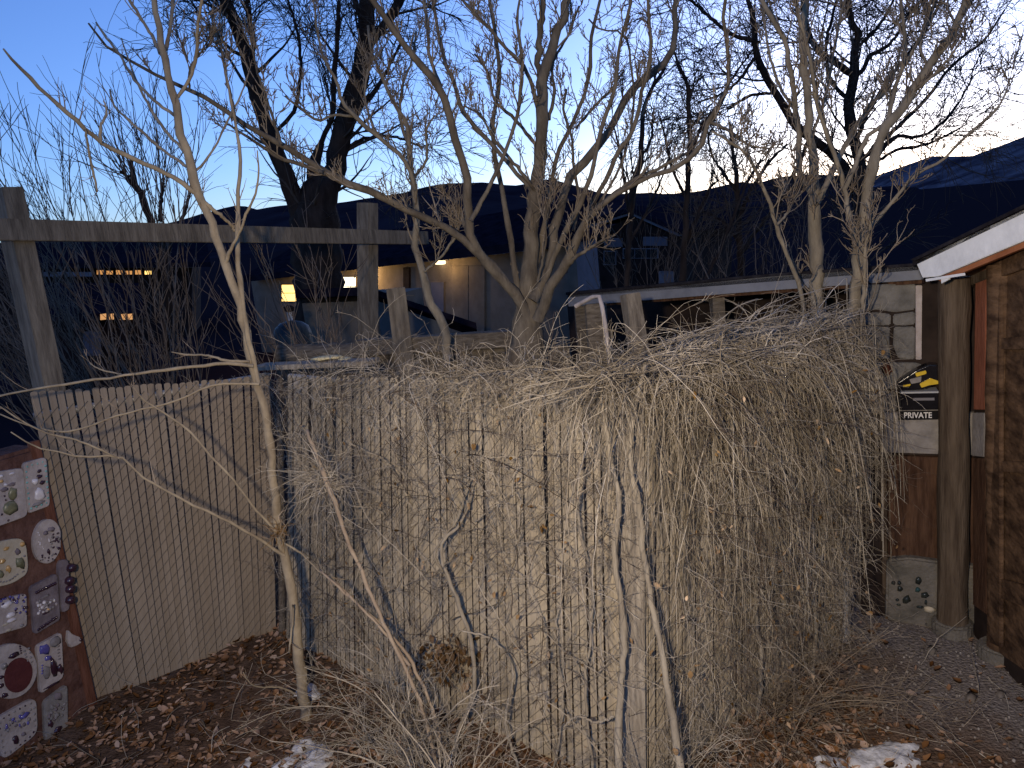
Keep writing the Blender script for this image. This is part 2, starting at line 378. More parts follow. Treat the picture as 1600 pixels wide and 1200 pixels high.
# ------------------------------------------------------------------ chain-link fence with slats
def slat_mesh(name, w=0.0364, t=0.0026, cut=1.0, ml=None):
    xs_ = [-w/2, -w/2 + .004, -w/6 - .0015, -w/6 + .0015, w/6 - .0015, w/6 + .0015, w/2 - .004, w/2]
    yf = [-.0003, -t/2, -t/2 + .0003, -t/2 + .0011, -t/2 + .0011, -t/2 + .0003, -t/2, -.0003]
    top = [1 - cut * (1 - q) for q in (0.986, 0.994, 0.999, 1.0, 1.0, 0.999, 0.994, 0.986)]
    V, Fc = [], []
    k = len(xs_)
    for x, y, z in zip(xs_, yf, top): V += [(x, y, 0), (x, y, z), (x, t/2, 0), (x, t/2, z)]
    for a in range(k - 1):
        p, q = 4 * a, 4 * (a + 1)
        Fc += [(p, q, q + 1, p + 1), (q + 2, p + 2, p + 3, q + 3), (p + 1, q + 1, q + 3, p + 3)]
    Fc += [(0, 1, 3, 2), (4*k-4, 4*k-2, 4*k-1, 4*k-3)]
    me = bpy.data.meshes.new(name); me.from_pydata(V, [], Fc); me.update(); me.materials.append(ml or M_slat)
    return me
SLAT = slat_mesh("slat"); SLATW = slat_mesh("slat", 0.0426, t=0.0012, cut=.3, ml=M_slatdim)
def fence_run(label, b0, b1, t0, t1, pitch, seed, wslope=1.05, sm=SLAT):
    b0, b1, t0, t1 = (A(v, float) for v in (b0, b1, t0, t1))
    root = empty("chain_link_fence", (b0 + b1) / 2, label, "fence", "slatted chain link fence runs")
    g = np.random.default_rng(seed); ln = np.linalg.norm(b1 - b0); u = (b1 - b0) / ln
    nrm = A([u[1], -u[0], 0]); nrm = nrm if np.dot(nrm, -b0) > 0 else -nrm
    N = int(ln / pitch)
    off = root.location
    for k in range(N):
        f = (k + .5) / N
        b = b0 + (b1 - b0) * f; t = t0 + (t1 - t0) * f; b[2] = 0.0
        t = t + A([0, 0, g.normal(0, .004)]); b = b + u * g.normal(0, .0012)
        t = t + u * g.normal(0, .0025)
        z = t - b; y = -nrm; x = np.cross(y, unit(z))
        tw = g.normal(0, .10 if pitch > .04 else .03); x2 = x * math.cos(tw) + y * math.sin(tw); y2 = np.cross(unit(z), x2)
        M = Matrix.Identity(4); sw = pitch / 0.0435
        for r in range(3): M[r][0] = x2[r] * sw; M[r][1] = y2[r]; M[r][2] = z[r]; M[r][3] = b[r] - off[r]
        o = bpy.data.objects.new("slat", sm); COL.objects.link(o); o.parent = root; o.matrix_local = M
    # wires woven through: front strands one way, rear strands the other
    gr = []
    def pt(s, z, o):
        f = np.clip(s / ln, 0, 1); b = b0 + (b1 - b0) * f; t = t0 + (t1 - t0) * f; h = t[2]
        return b + (t - b) * (z / h) + nrm * o
    sp = 0.062; H = 1.72
    for sgn, o in ((1, 0.0075), (-1, -0.0075)):
        s = -H / wslope
        while s < ln + H / wslope:
            za, zb = 0.04, H + .02
            sa, sb = s, s + sgn * (zb - za) / wslope
            lo, hi = min(sa, sb), max(sa, sb)
            if hi > 0 and lo < ln:
                def zs(ss): return za + (ss - sa) * sgn * wslope
                s1, s2 = max(lo, 0.005), min(hi, ln - .005)
                if s2 - s1 > .02:
                    n_ = 8; ss = np.linspace(s1, s2, n_)
                    gr.append(A([pt(q, zs(q), o) for q in ss]))
            s += sp
    gr = np.stack(gr); o = tubes("wire_mesh", [(gr, np.full(gr.shape[:2], .0012 if pitch > .04 else .0018))], M_wire, root, 3); o['kind'] = 'stuff'
    rail = np.stack([pt(q, H - .02, -.035) for q in np.linspace(0, ln, 6)])
    tubes("top_rail", [(rail, np.full(6, .02))], M_pole, root, 8, True)
    return root, u, nrm
FL0, FL1 = G(148, 1097), G(432, 985); FL0t = A([-2.57, 4.16, 1.84]); FL1t = P(431, 587, 4.82) + A([-.03, 0, 0])
FC0, FC1 = G(446, 1000), G(975, 1243); FC0t = P(446, 588, FC0[1]); FC1t = P(962, 592, FC1[1])
FR0, FR1 = G(1003, 1243), G(1318, 1010); FR0t = P(1003, 588, FR0[1]); FR1t = P(1318, 566, FR1[1])
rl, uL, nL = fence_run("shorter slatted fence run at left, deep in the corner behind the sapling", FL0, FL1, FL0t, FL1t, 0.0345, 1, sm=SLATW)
rc, uC, nC = fence_run("long middle slatted fence run partly veiled by thin vine twigs", FC0, FC1, FC0t, FC1t, 0.0435, 2)
rr_, uR, nR = fence_run("right slatted fence run buried under the hanging vine", FR0, FR1, FR0t, FR1t, 0.0435, 3)
# posts
def pole(parent, b, t, r, mtl=M_pole):
    q = resample(np.stack([b, t]), 5, False); tubes("post", [(q, np.full(5, r))], mtl, parent, 12, True)
pole(rc, G(441, 990), P(437, 592, G(441, 990)[1]), .022, M_dgrey)
pole(rr_, FR1 + A([.03, .05, 0]), FR1t + A([.03, .05, .03]), .03)
wb, wt = (FC1 + FR0) / 2, (FC1t + FR0t) / 2
_w = unit(uC + uR); _n = A([_w[1], -_w[0], 0])
wb = wb - _n * 0.0
prism("corner_post", [wb + _w * sx_ * .05 + _n * sy_ * .045 for sx_, sy_ in ((-1, -1), (1, -1), (1, 1), (-1, 1))], (wt - wb) * 1.03, M_grey, rc, .006)

# ------------------------------------------------------------------ left mosaic wall
PW = Plane((-2.545, 4.12), G(0, 1197)[:2])
ub = PW.u
wtop = PW.at(76, 692)[2]
def wallrect(a0, a1, z0, z1): return [PW.a + PW.u * a0 + A([0, 0, z0]), PW.a + PW.u * a1 + A([0, 0, z0]), PW.a + PW.u * a1 + A([0, 0, z1]), PW.a + PW.u * a0 + A([0, 0, z1])]
wl = empty("adobe_wall", PW.a, "rough red brown adobe wall set with mosaic plaques at the left edge", "wall")
prism("wall_body", wallrect(0, 2.2, -.05, wtop), -PW.n * .22, M_adobe, wl, .02)
prism("edge_board", [PW.a + PW.n * .006 + PW.u * q + A([0, 0, z]) for q, z in ((0, 0), (.055, 0), (.055, wtop + .03), (0, wtop + .03))], -PW.n * .03, mat("red_board", (0.10, 0.04, 0.025), (0.17, 0.075, 0.05), 8, .9, .4, 40, (4, 4, .6), coord='World'), wl, .003)
def rounded(poly, k=4, r=0.25):
    poly = A(poly, float); out = []; n_ = len(poly)
    for i_ in range(n_):
        a, b, c = poly[i_ - 1], poly[i_], poly[(i_ + 1) % n_]
        p, q = b + (a - b) * r, b + (c - b) * r
        for t in np.linspace(0, 1, k): out.append((1 - t)**2 * p + 2 * t * (1 - t) * b + t * t * c * 0 + t * t * q)
    return out
def ell(cx, cy, rx, ry, rot=0, n_=20):
    t = np.arange(n_) * 2 * math.pi / n_; c, s = math.cos(rot), math.sin(rot)
    return [(cx + rx * math.cos(a) * c - ry * math.sin(a) * s, cy + rx * math.cos(a) * s + ry * math.sin(a) * c) for a in t]
PLQ = "mosaic plaques set in the adobe wall"
def plaque(label, poly, mtl, stones, th=.03):
    c = PW.at(*np.mean(A(poly), 0), 0)
    root = empty("mosaic_plaque", c, label, "plaque", PLQ)
    slab("plaster_slab", PW, poly, th, th - .004, mtl, root, .004)
    sd = 0
    for s in stones:
        x, y, rx, ry, mm, kind = s; sd += 1
        p = PW.at(x, y, th - .004); q = PW.at(x + rx, y, th - .004); q2 = PW.at(x, y + ry, th - .004)
        rr1 = np.linalg.norm(q - p); rr2 = np.linalg.norm(q2 - p)
        blob(kind, p, (rr1, rr2, min(.011, .8 * min(rr1, rr2))), mm, root, sd, 2 if max(rx, ry) > 4 else 1, A([PW.u, [0, 0, 1.0], PW.n]), True)
    return root
gr_ = random.Random(3)
def rim(poly, n_, mm, kind, k=.86, r=2.0):
    a = A(poly); c = a.mean(0); b = c + (a - c) * k; d = np.concatenate([b, b[:1]]); q = resample(d, n_ + 1, False)[:-1]
    return [(x, y, r * gr_.uniform(.7, 1.3), r * gr_.uniform(.8, 1.4), mm if not isinstance(mm, (list, tuple)) else gr_.choice(mm), kind) for x, y in q]
def fill(x0, y0, x1, y1, n_, ms, kind, r=2.2, sk=0):
    return [(x := gr_.uniform(x0, x1), gr_.uniform(y0, y1) + sk * (x - x0), r * gr_.uniform(.6, 1.3), r * gr_.uniform(.7, 1.5), gr_.choice(ms), kind) for _ in range(n_)]
p1 = rounded([(37, 724), (73, 714), (79, 790), (44, 803)], r=.12)
plaque("small square plaque edged with teal glass chips, topmost by the wall end", p1, M_plq,
       rim(p1, 22, M_glasst, "glass_chip", .84, 1.8) + [(61, 736, 4, 3, M_glassd, "dark_bead"), (62, 744.5, 4.5, 3.2, M_glassd, "dark_bead"), (66, 754, 4.5, 3.2, M_glassd, "dark_bead"), (55, 753, 5, 5, M_quartz, "shell"), (62, 772, 9, 10, M_quartz, "quartz_stone"), (60, 787, 10, 3, M_grass, "grey_stone")])
p2 = rounded([(-32, 742), (37, 731), (44, 806), (-28, 832)], r=.1)
plaque("large pink plaque with green stones and white sparkles at the frame edge", p2, M_plq,
       [(2, 744, 3.5, 3, M_quartz, "glass_chip"), (2, 752, 3.5, 3, M_amber, "glass_chip"), (9, 758, 4, 3, M_quartz, "glass_chip"), (19, 740, 5, 2, M_quartz, "glass_chip"), (20, 771, 8, 10, M_glassg, "green_stone"), (16, 794, 11, 11, M_glassg, "green_stone"), (6, 765, 6, 4, M_plqd, "mauve_stone"), (18, 757, 6, 3, M_plqd, "mauve_stone"), (7, 775, 2, 2, M_glassd, "dark_bead"), (9, 781, 2, 2, M_glassd, "dark_bead"), (13, 813, 2, 2, M_glassd, "dark_bead"), (3, 804, 2.5, 2, M_glassd, "dark_bead")])
p3 = ell(75, 846, 22, 35, .1, 24); p3 = [(min(x, 95.5), y) for x, y in p3]
plaque("oval plaque speckled with black pebbles beside the fence end", p3, M_plq,
       [(80, 827, 5, 4, M_plqd, "mauve_stone"), (71, 833, 4, 4, M_plqd, "mauve_stone"), (77, 845, 2, 4, M_quartz, "shell"), (76, 862, 2.5, 5, M_glassd, "dark_bead")] + fill(79, 832, 93, 868, 26, [M_glassd, M_grass], "pebble", 1.9) + fill(62, 868, 86, 876, 12, [M_grass, M_glassd], "pebble", 1.5) + fill(58, 830, 68, 862, 8, [M_quartz], "pebble", 1.4))
p4 = rounded([(-25, 852), (40, 838), (46, 895), (20, 912), (-20, 921)], r=.3)
plaque("cream yellow plaque with two green eyes and a curved smile", p4, M_plqy,
       [(32, 880, 6, 10, M_glassg, "green_stone"), (0, 897, 5, 7, M_glassg, "green_stone"), (3, 877, 5, 4, M_amber, "amber_chip"), (13, 889, 4, 6, M_amber, "amber_chip"), (10, 857, 5, 3, M_amber, "amber_chip"), (35, 850, 4, 4, M_amber, "amber_chip"), (27, 862, 4, 6, M_plqd, "mauve_stone"), (38, 869, 2, 2, M_grass, "pebble"), (36, 893, 3, 1.5, M_grass, "pebble")] + [(x, y, 2.6, 1.6, M_grass, "smile_stone") for x, y in ((0, 909), (5, 909.5), (10, 908.5), (15, 906.5), (19, 904), (23, 901), (27, 897.5))])
p5 = rounded([(48, 918), (90, 896), (95, 968), (55, 992)], r=.09)
plaque("mauve rectangular plaque with two dark bars at top and bottom", p5, M_plqd,
       [(57 + 3.2 * k, 926 - 1.6 * k, 2.4, 3.2, M_glassd, "dark_bar_glass") for k in range(10)] + [(60 + 3.1 * k, 983.5 - 2.05 * k, 2.2, 3.2, M_glassd, "dark_bar_glass") for k in range(10)] + fill(58, 940, 88, 960, 30, [M_quartz, M_plq, M_grass], "mosaic_chip", 2.6, -.3) + [(75, 952, 3, 3, M_amber, "amber_chip"), (72, 958, 6, 1.5, M_glassd, "dark_bead"), (71, 932, 6, 1.5, M_grass, "grey_stone")])
p6 = rounded([(-28, 945), (42, 927), (43, 979), (-24, 998)], r=.1)
plaque("white plaque dotted with violet glass around bright quartz", p6, M_plq,
       fill(0, 934, 42, 946, 26, [M_glassd, M_glassb], "violet_bead", 2.2, -.15) + fill(24, 944, 42, 960, 12, [M_glassd, M_glassb], "violet_bead", 2) + [(17, 961, 7, 4, M_quartz, "quartz_stone"), (18, 969, 7, 4, M_quartz, "quartz_stone"), (11, 945, 9, 5, M_quartz, "quartz_stone"), (34, 977, 4, 3, M_grass, "grey_stone"), (14, 984, 5, 2, M_plqy, "shell"), (8, 976, 5, 2, M_plqy, "shell")])
# ring plaque
c7 = empty("mosaic_plaque", PW.at(20, 1050), "ring shaped plaque around a big dark round hollow", "plaque", PLQ)
outer = ell(18, 1049, 40, 44, .5, 36)
slab("plaster_slab", PW, outer, .03, .026, M_plq, c7, .004)
slab("dark_disc", PW, ell(29, 1055, 21, 28, .35, 28), .01, .031, mat("dark_red_disc", (0.07, 0.02, 0.022), (0.10, 0.03, 0.03), 12, .8, .3, 60, coord='World'), c7)
for k, (x, y, rx, ry, mm, kd) in enumerate([(6, 1040, 6, 6, M_grass, "grey_stone"), (6, 1040, 3, 3, M_quartz, "shell"), (22, 1024, 9, 5, M_glassd, "dark_glass"), (8, 1087, 6, 5, M_glassd, "dark_bead"), (2, 1058, 5, 4, M_glassd, "dark_bead"), (2, 1072, 5, 4, M_glassd, "dark_bead")] + [(31 + 0.6 * j, 1010 + 3.4 * j, 1.6, 1.6, M_glassd, "dark_bead") for j in range(4)] + [(38 + 1.5 * j, 1017 + 5 * j, 2, 2, M_grass, "pebble") for j in range(4)] + [(45 + 1.5 * j, 1013 + 7 * j, 2, 2, M_grass, "pebble") for j in range(4)]):
    p = PW.at(x, y, .026); blob(kd, p, (np.linalg.norm(PW.at(x + rx, y, .026) - p), np.linalg.norm(PW.at(x, y + ry, .026) - p), .008), mm, c7, k, 1, A([PW.u, [0, 0, 1.0], PW.n]), True)
p8 = rounded([(58, 1010), (97, 988), (100, 1058), (64, 1085)], r=.1)
plaque("plaque with a violet glass cluster and dark bottle shapes", p8, M_plq,
       [(70, 1015, 7, 9, M_glassb, "violet_glass"), (75, 1028, 5, 4, M_glassb, "violet_glass"), (84, 1043, 5, 16, M_glassd, "dark_bottle"), (94, 1045, 4, 8, M_glassd, "dark_bottle"), (73, 1050, 6, 11, M_grass, "grey_stone"), (86, 1003, 8, 8, M_grass, "grey_stone"), (80, 1071, 12, 2, M_glassd, "dark_bead")] + [(66, 1040 + 4 * j, 1.8, 1.8, M_glassb, "violet_bead") for j in range(4)] + [(90 + j * .4, 1000 + 5 * j, 2.5, 1.6, M_grass, "pebble") for j in range(7)])
p9 = rounded([(-8, 1125), (57, 1088), (60, 1146), (4, 1190)], r=.22)
plaque("pale plaque with rows of small dark beads, lowest at the frame edge", p9, M_plq,
       rim(p9, 22, [M_glassd, M_grass], "bead", .86, 1.8) + fill(5, 1128, 48, 1150, 26, [M_plqd, M_glassb, M_grass], "mosaic_chip", 2.6, -.5) + [(38, 1118, 7, 4, M_glassb, "violet_glass"), (24, 1156, 5, 7, M_glassd, "dark_bead"), (36, 1147, 4, 4, M_plqd, "mauve_stone")])
p10 = rounded([(69, 1097), (106, 1069), (107, 1142), (72, 1165)], r=.12)
plaque("dull olive grey plaque nearest the ground by the wall foot", p10, M_plqg,
       [(91, 1088, 5, 7, M_plqd, "mauve_stone"), (80, 1114, 2, 1.6, M_quartz, "glass_chip"), (90, 1140, 6, 5, M_glassd, "dark_bead"), (79, 1131, 4, 6, M_glassd, "dark_bead")] + fill(76, 1105, 101, 1128, 26, [M_grass, M_plqd, M_plqg], "mosaic_chip", 2.8, -.4))
p11 = [(108, 985), (113, 991), (126, 996), (128, 1004), (120, 1009), (111, 1012), (106, 1002)]
plaque("little white shard plaque with one eye low beside the fence", p11, M_plq, [(126, 1000, 2.4, 3, M_glassd, "dark_bead")])
# cluster of small dark bottles sticking from the wall end
bc = empty("bottle_cluster", PW.at(106, 920), "four dark round bottle ends stacked in mortar at the wall end", "bottles")
slab("mortar", PW, rounded([(92, 876), (108, 874), (110, 952), (97, 958)], r=.2), .05, .03, M_plqd, bc, .004)
for k, (x, y) in enumerate(((110, 887), (107, 907), (108, 920), (108, 937))):
    q = PW.at(x, y, .03); ax_ = unit(PW.n + A([.5, 0, 0]))
    tubes("bottle", [(np.stack([q - ax_ * .02, q + ax_ * .01, q + ax_ * .026, q + ax_ * .03]), A([.024, .024, .02, .006]))], M_glassd, bc, 12, True)

# ------------------------------------------------------------------ right shed
M_dwood = mat("dark_red_wood", (0.04, 0.02, 0.013), (0.095, 0.052, 0.033), 7, 0.75, 0.5, 30, (5, 5, .7), coord='World')
M_carv = mat("carved_wood", (0.036, 0.021, 0.014), (0.14, 0.084, 0.05), 6, 0.6, 0.7, 14, (1.2, 1.2, 2.5), coord='World')
M_orange = mat("orange_paint", (0.17, 0.06, 0.035), (0.26, 0.10, 0.06), 9, 0.8, 0.3, 40, (3, 3, .6), coord='World')
M_white = mat("white_paint", (0.60, 0.61, 0.63), (0.74, 0.75, 0.77), 6, 0.6, 0.15, 30, coord='World')
M_conc = mat("concrete", (0.085, 0.078, 0.068), (0.155, 0.14, 0.125), 8, 0.9, 0.5, 60, coord='World')
M_concd = mat("grey_rubble", (0.10, 0.095, 0.09), (0.17, 0.16, 0.15), 10, 0.9, 0.5, 60, coord='World')
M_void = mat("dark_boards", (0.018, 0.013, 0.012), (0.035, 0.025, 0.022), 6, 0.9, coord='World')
M_roofd = mat("dark_roofing", (0.012, 0.011, 0.014), (0.028, 0.026, 0.031), 12, 0.9, 0.4, 60, spec=0.0, coord='World')
M_log = mat("log_post", (0.05, 0.035, 0.025), (0.115, 0.086, 0.062), 6, 0.85, 0.5, 24, (5, 5, .5), coord='World')
M_black = mat("gloss_black", (0.008, 0.007, 0.008), (0.014, 0.012, 0.013), 8, 0.12, spec=0.6)
M_yel = mat("tool_yellow", (0.50, 0.33, 0.02), (0.58, 0.40, 0.04), 20, 0.45)
W1 = Plane((2.06, 4.24), (2.56, 4.05))
shed = empty("garden_shed", G(1440, 985), "low wooden shed with white trimmed roof and log posts at right", "shed")
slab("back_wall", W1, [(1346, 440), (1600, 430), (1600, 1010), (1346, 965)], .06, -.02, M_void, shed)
def shp(pts, j=1.2): return [(x + random.uniform(-j, j), y + random.uniform(-j, j)) for x, y in pts]
for poly in ([(1347, 446), (1431, 445), (1430, 484), (1400, 488), (1372, 484), (1347, 487)], [(1347, 490), (1370, 488), (1391, 491), (1392, 507), (1370, 508), (1347, 507)], [(1396, 491), (1430, 487), (1430, 507), (1412, 510), (1397, 508)],
             [(1347, 511), (1372, 512), (1391, 510), (1389, 535), (1391, 560), (1347, 562)], [(1396, 512), (1430, 510), (1430, 562), (1405, 560), (1395, 540)], [(1347, 568), (1384, 567), (1430, 566), (1440, 570), (1438, 610), (1380, 608), (1347, 606)], [(1347, 611), (1380, 612), (1400, 613), (1404, 642), (1380, 644), (1347, 642)]):
    slab("rubble_stone", W1, shp(poly), .03, random.uniform(.004, .014), M_concd, shed, .006)
slab("corner_board", W1, [(1431, 446), (1441, 446), (1440, 562), (1431, 562)], .03, .022, M_plq, shed, .003)
slab("plaster_band", W1, [(1382, 646), (1541, 645), (1541, 712), (1380, 707)], .04, .03, M_plqg, shed, .004)
slab("wood_panel", W1, [(1386, 712), (1541, 717), (1541, 900), (1388, 884)], .03, .012, M_dwood, shed, .003)
slab("trim_strip", W1, [(1377, 700), (1385, 700), (1387, 930), (1379, 928)], .03, .026, M_log, shed, .003)
slab("concrete_plinth", W1, [(1386, 876), (1420, 872), (1541, 888), (1541, 1004), (1384, 968)], .09, .06, M_conc, shed, .012)
W2 = Plane(G(1536, 1018)[:2], G(1600, 1090)[:2])
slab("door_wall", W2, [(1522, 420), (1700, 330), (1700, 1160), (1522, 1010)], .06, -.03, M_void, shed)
slab("orange_strip", W2, [(1524, 418), (1541, 416), (1538, 640), (1521, 640)], .03, .012, M_orange, shed, .003)
slab("plaster_strip", W2, [(1519, 645), (1538, 645), (1537, 714), (1518, 712)], .03, .008, M_plqg, shed, .003)
slab("red_board", W2, [(1519, 716), (1539, 716), (1541, 960), (1520, 945)], .03, .004, M_dwood, shed, .003)
_a = W2.at(1697, 600, -.03) * A([1, 1, 0]); _du = W2.u if W2.u[1] < 0 else -W2.u
for k in range(9):                          # board wall that carries on past the door, out of the picture
    _p = _a + _du * (.19 * k); _q = _p + _du * .184
    prism("wall_board", [_p, _q, _q + A([0, 0, 2.25]), _p + A([0, 0, 2.25])], -W2.n * .05, M_dwood, shed, .003)
door = slab("door", W2, [(1560, 425), (1720, 360), (1720, 1130), (1560, 1020)], .03, -.004, M_carv, shed, .003)
for nm, poly, off in (("door_stile", [(1546, 408), (1562, 404), (1562, 1012), (1546, 1004)], .028), ("door_rail", [(1564, 404), (1700, 352), (1700, 384), (1564, 432)], .022), ("door_rail", [(1564, 528), (1700, 520), (1700, 545), (1564, 546)], .024),
                      ("door_rail", [(1564, 720), (1700, 728), (1700, 748), (1564, 737)], .022), ("door_rail", [(1564, 905), (1700, 940), (1700, 985), (1564, 935)], .022)):
    slab(nm, W2, poly, .02, off, M_carv, door, .003)
def log(base, top, r0, r1, mtl, parent, name="log_post"):
    q = resample(np.stack([base, top]), 14, False); g = np.random.default_rng(int(base[0] * 1000))
    q[1:-1, :2] += g.normal(0, .003, (12, 2)); rr = np.linspace(r0, r1, 14) * (1 + .03 * g.standard_normal(14))
    return tubes(name, [(q, rr)], mtl, parent, 14, True)
b1 = G(1492, 990); lp = log(b1 + A([0, .02, 0]), P(1491, 434, b1[1]), .078, .074, M_log, shed)
b2 = G(1566, 1030); lp2 = log(b2, P(1563, 412, b2[1]), .072, .058, M_carv, shed)
for b in (b1, b2):
    t = np.arange(20) * 2 * math.pi / 20
    prism("concrete_pier", [b + A([.105 * math.cos(a) * (1 + .06 * math.sin(3 * a)), .105 * math.sin(a) + .02, -.05]) for a in t], A([0, 0, .125]), M_conc, shed, .012)
# roof: rake at the gable end and the long eave
r0, r1 = P(1434, 420, 4.0), P(1600, 350, 3.4)
PR = Plane(r0[:2], r1[:2])
slab("rake_board", PR, [(1430, 408), (1512, 369), (1600, 327), (1780, 240), (1780, 300), (1600, 376), (1466, 432), (1441, 434)], .03, .03, M_white, shed, .003)
slab("roof_edge", PR, [(1422, 406), (1600, 319), (1780, 230), (1780, 238), (1600, 325), (1430, 407)], .05, .05, M_roofd, shed)
slab("soffit_edge", PR, [(1462, 436), (1600, 378), (1780, 302), (1780, 314), (1600, 387), (1470, 440)], .03, .01, mat("soffit_paint", (0.20, 0.075, 0.035), (0.30, 0.12, 0.06), 9, .8, coord='World'), shed)
rr0, rr1 = PR.at(1426, 407, .03), PR.at(1780, 234, .03); bk = A([.95, .31, 0])
prism("roof_sheet", [rr0, rr1, rr1 + bk * 2.2, rr0 + bk * 2.2], A([0, 0, -.03]), M_roofd, shed)
_rd = (rr1 - rr0) * A([1, 1, 0]); _rd = unit(_rd); _r2 = rr1 + _rd * 1.4 - A([0, 0, .3])
prism("roof_sheet", [rr1 + _rd * .003, _r2, _r2 + bk * 2.2, rr1 + _rd * .003 + bk * 2.2], A([0, 0, -.03]), M_roofd, shed)
_g = rr0 + bk * 2.1; _h = rr1 + _rd * 1.2 + bk * 2.1
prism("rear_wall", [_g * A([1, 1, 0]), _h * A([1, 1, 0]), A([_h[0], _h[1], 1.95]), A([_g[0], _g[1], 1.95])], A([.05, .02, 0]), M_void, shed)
s0, s1 = PR.at(1462, 438, 0), PR.at(1780, 310, 0)
prism("soffit", [s0, s1, s1 + bk * .9 + A([0, 0, .0]), s0 + bk * .9], A([0, 0, .015]), M_dwood, shed)
prism("wall_plate", [W2.at(1500, 452, .02), W2.at(1700, 372, .02), W2.at(1700, 350, .02), W2.at(1500, 438, .02)], -W2.n * .07, M_log, shed, .004)
slab("gutter_strip", PR, [(1446, 436), (1502, 427), (1503, 431), (1447, 440)], .02, .06, M_white, shed)
slab("gutter_bracket", PR, [(1470, 434), (1483, 432), (1482, 437), (1471, 443)], .01, .055, M_white, shed)
PE = Plane(P(1440, 430, 4.06)[:2], P(890, 468, 6.3)[:2])
M_fasc = mat("blue_grey_paint", (0.13, 0.135, 0.16), (0.19, 0.195, 0.22), 5, 0.7, 0.2, 30, coord='World')
lean = empty("lean_to", PE.at(1100, 560), "long low lean to with a blue grey fascia behind the vine", "shed")
slab("fascia", PE, [(886, 461), (1050, 447), (1200, 432), (1300, 424), (1432, 415), (1440, 437), (1300, 447), (1200, 454), (1050, 466), (888, 479)], .03, 0, M_fasc, lean, .003)
slab("roof_edge", PE, [(884, 457), (1200, 428), (1436, 411), (1436, 415.5), (1200, 432.5), (884, 461)], .06, .02, M_roofd, lean)
slab("soffit_board", PE, [(940, 474), (1200, 453), (1440, 436), (1440, 443), (1200, 459), (940, 478)], .03, -.05, M_dwood, lean)
e0, e1 = PE.at(886, 459), PE.at(1434, 413); bk2 = -PE.n * 2.0 + A([0, 0, -.3])
prism("roof_sheet", [e0, e1, e1 + bk2, e0 + bk2], A([0, 0, -.03]), M_roofd, lean)
def gslab(name, pl, x0, x1, y0, y1, off, mtl, par, th=.05):       # wall down to the ground below
    a, b = pl.at(x0, y0, off), pl.at(x1, y1, off)
    return prism(name, [a, b, A([b[0], b[1], -.05]), A([a[0], a[1], -.05])], -pl.n * th, mtl, par)
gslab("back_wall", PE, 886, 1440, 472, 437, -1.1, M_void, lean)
for x, y in ((905, 478), (1120, 462), (1345, 446)):
    a = PE.at(x, y, -.12); prism("post", [a + A([q * .04, w * .04, 0]) for q, w in ((-1, -1), (1, -1), (1, 1), (-1, 1))], A([0, 0, -a[2] - .02]), M_dgrey, lean)
# things on the shed wall
sg = empty("private_sign", W1.at(1435, 649, .04), "small black sign with white PRIVATE lettering under a black box", "sign")
sp_ = [(1404, 642.5), (1466, 641.5), (1466, 655.5), (1404, 656.5)]
slab("sign_board", W1, sp_, .008, .05, mat("sign_black", (0.010, 0.009, 0.010), None, 5, .4), sg, .001)
slab("sign_border", W1, [(1404, 640.8), (1466, 639.8), (1466, 641.3), (1404, 642.3)], .01, .052, M_plqg, sg)
cu = bpy.data.curves.new("lettering", 'FONT'); cu.body = "PRIVATE"; cu.align_x = 'CENTER'; cu.align_y = 'CENTER'; cu.size = 1.0; cu.extrude = .02; cu.offset = .018
tmp = bpy.data.objects.new("lettering_curve", cu); COL.objects.link(tmp); bpy.context.view_layer.update()
tm = bpy.data.meshes.new_from_object(tmp.evaluated_get(bpy.context.evaluated_depsgraph_get())); bpy.data.objects.remove(tmp)
tv = A([v.co[:] for v in tm.vertices]); tw, th_ = np.ptp(tv[:, 0]), np.ptp(tv[:, 1])
c_ = W1.at(1434, 649.2, .0525); wx = np.linalg.norm(W1.at(1455, 649) - W1.at(1412, 649)); wy = np.linalg.norm(W1.at(1434, 644.8) - W1.at(1434, 653.8))
ux_ = W1.u if W1.u[0] > 0 else -W1.u
nv = c_ + tv[:, :1] / tw * wx * ux_ + tv[:, 1:2] / th_ * wy * A([0, 0, 1.0]) + tv[:, 2:3] * .02 * W1.n
tm.vertices.foreach_set("co", nv.astype(np.float32).ravel()); tm.name = "lettering"; tm.update()
link("lettering", tm, mat("sign_white", (0.62, 0.60, 0.60), None, 5, .5), sg)
bxo = empty("black_box", W1.at(1436, 641, .08), "glossy black box with a painted highlight along its top edge above the PRIVATE sign", "box")
slab("box_body", W1, [(1407, 614), (1467, 613), (1467, 640), (1407, 641)], .1, .12, M_black, bxo, .005)
slab("edge_highlight", W1, [(1408, 612.5), (1467, 611.5), (1467, 614), (1408, 615)], .1, .124, mat("highlight_grey", (0.35, 0.35, 0.36), None, 5, .3), bxo)  # gloss highlight on the top edge, put in as a pale strip
slab("highlight_strip", W1, [(1427, 622), (1460, 621.5), (1460, 625.5), (1427, 626)], .003, .124, mat("dull_highlight", (0.16, 0.15, 0.16), None, 5, .5), bxo)  # second highlight line on the box front, a paler colour strip
tl = empty("power_tool", W1.at(1436, 610, .08), "black and yellow power tool lying on the glossy black box", "tool")
slab("tool_body", W1, [(1401, 598), (1420, 586), (1432, 578), (1452, 569), (1468, 570), (1468, 598), (1445, 609), (1404, 611)], .07, .11, M_black, tl, .008)
slab("yellow_panel", W1, [(1430, 583), (1447, 579), (1448, 584), (1432, 589)], .01, .118, M_yel, tl, .002)
slab("yellow_panel", W1, [(1437, 600), (1454, 591), (1468, 596), (1467, 600), (1452, 602), (1440, 606)], .01, .118, M_yel, tl, .002)
slab("yellow_panel", W1, [(1411, 602), (1423, 600), (1422, 603), (1411, 605)], .01, .118, M_yel, tl, .001)
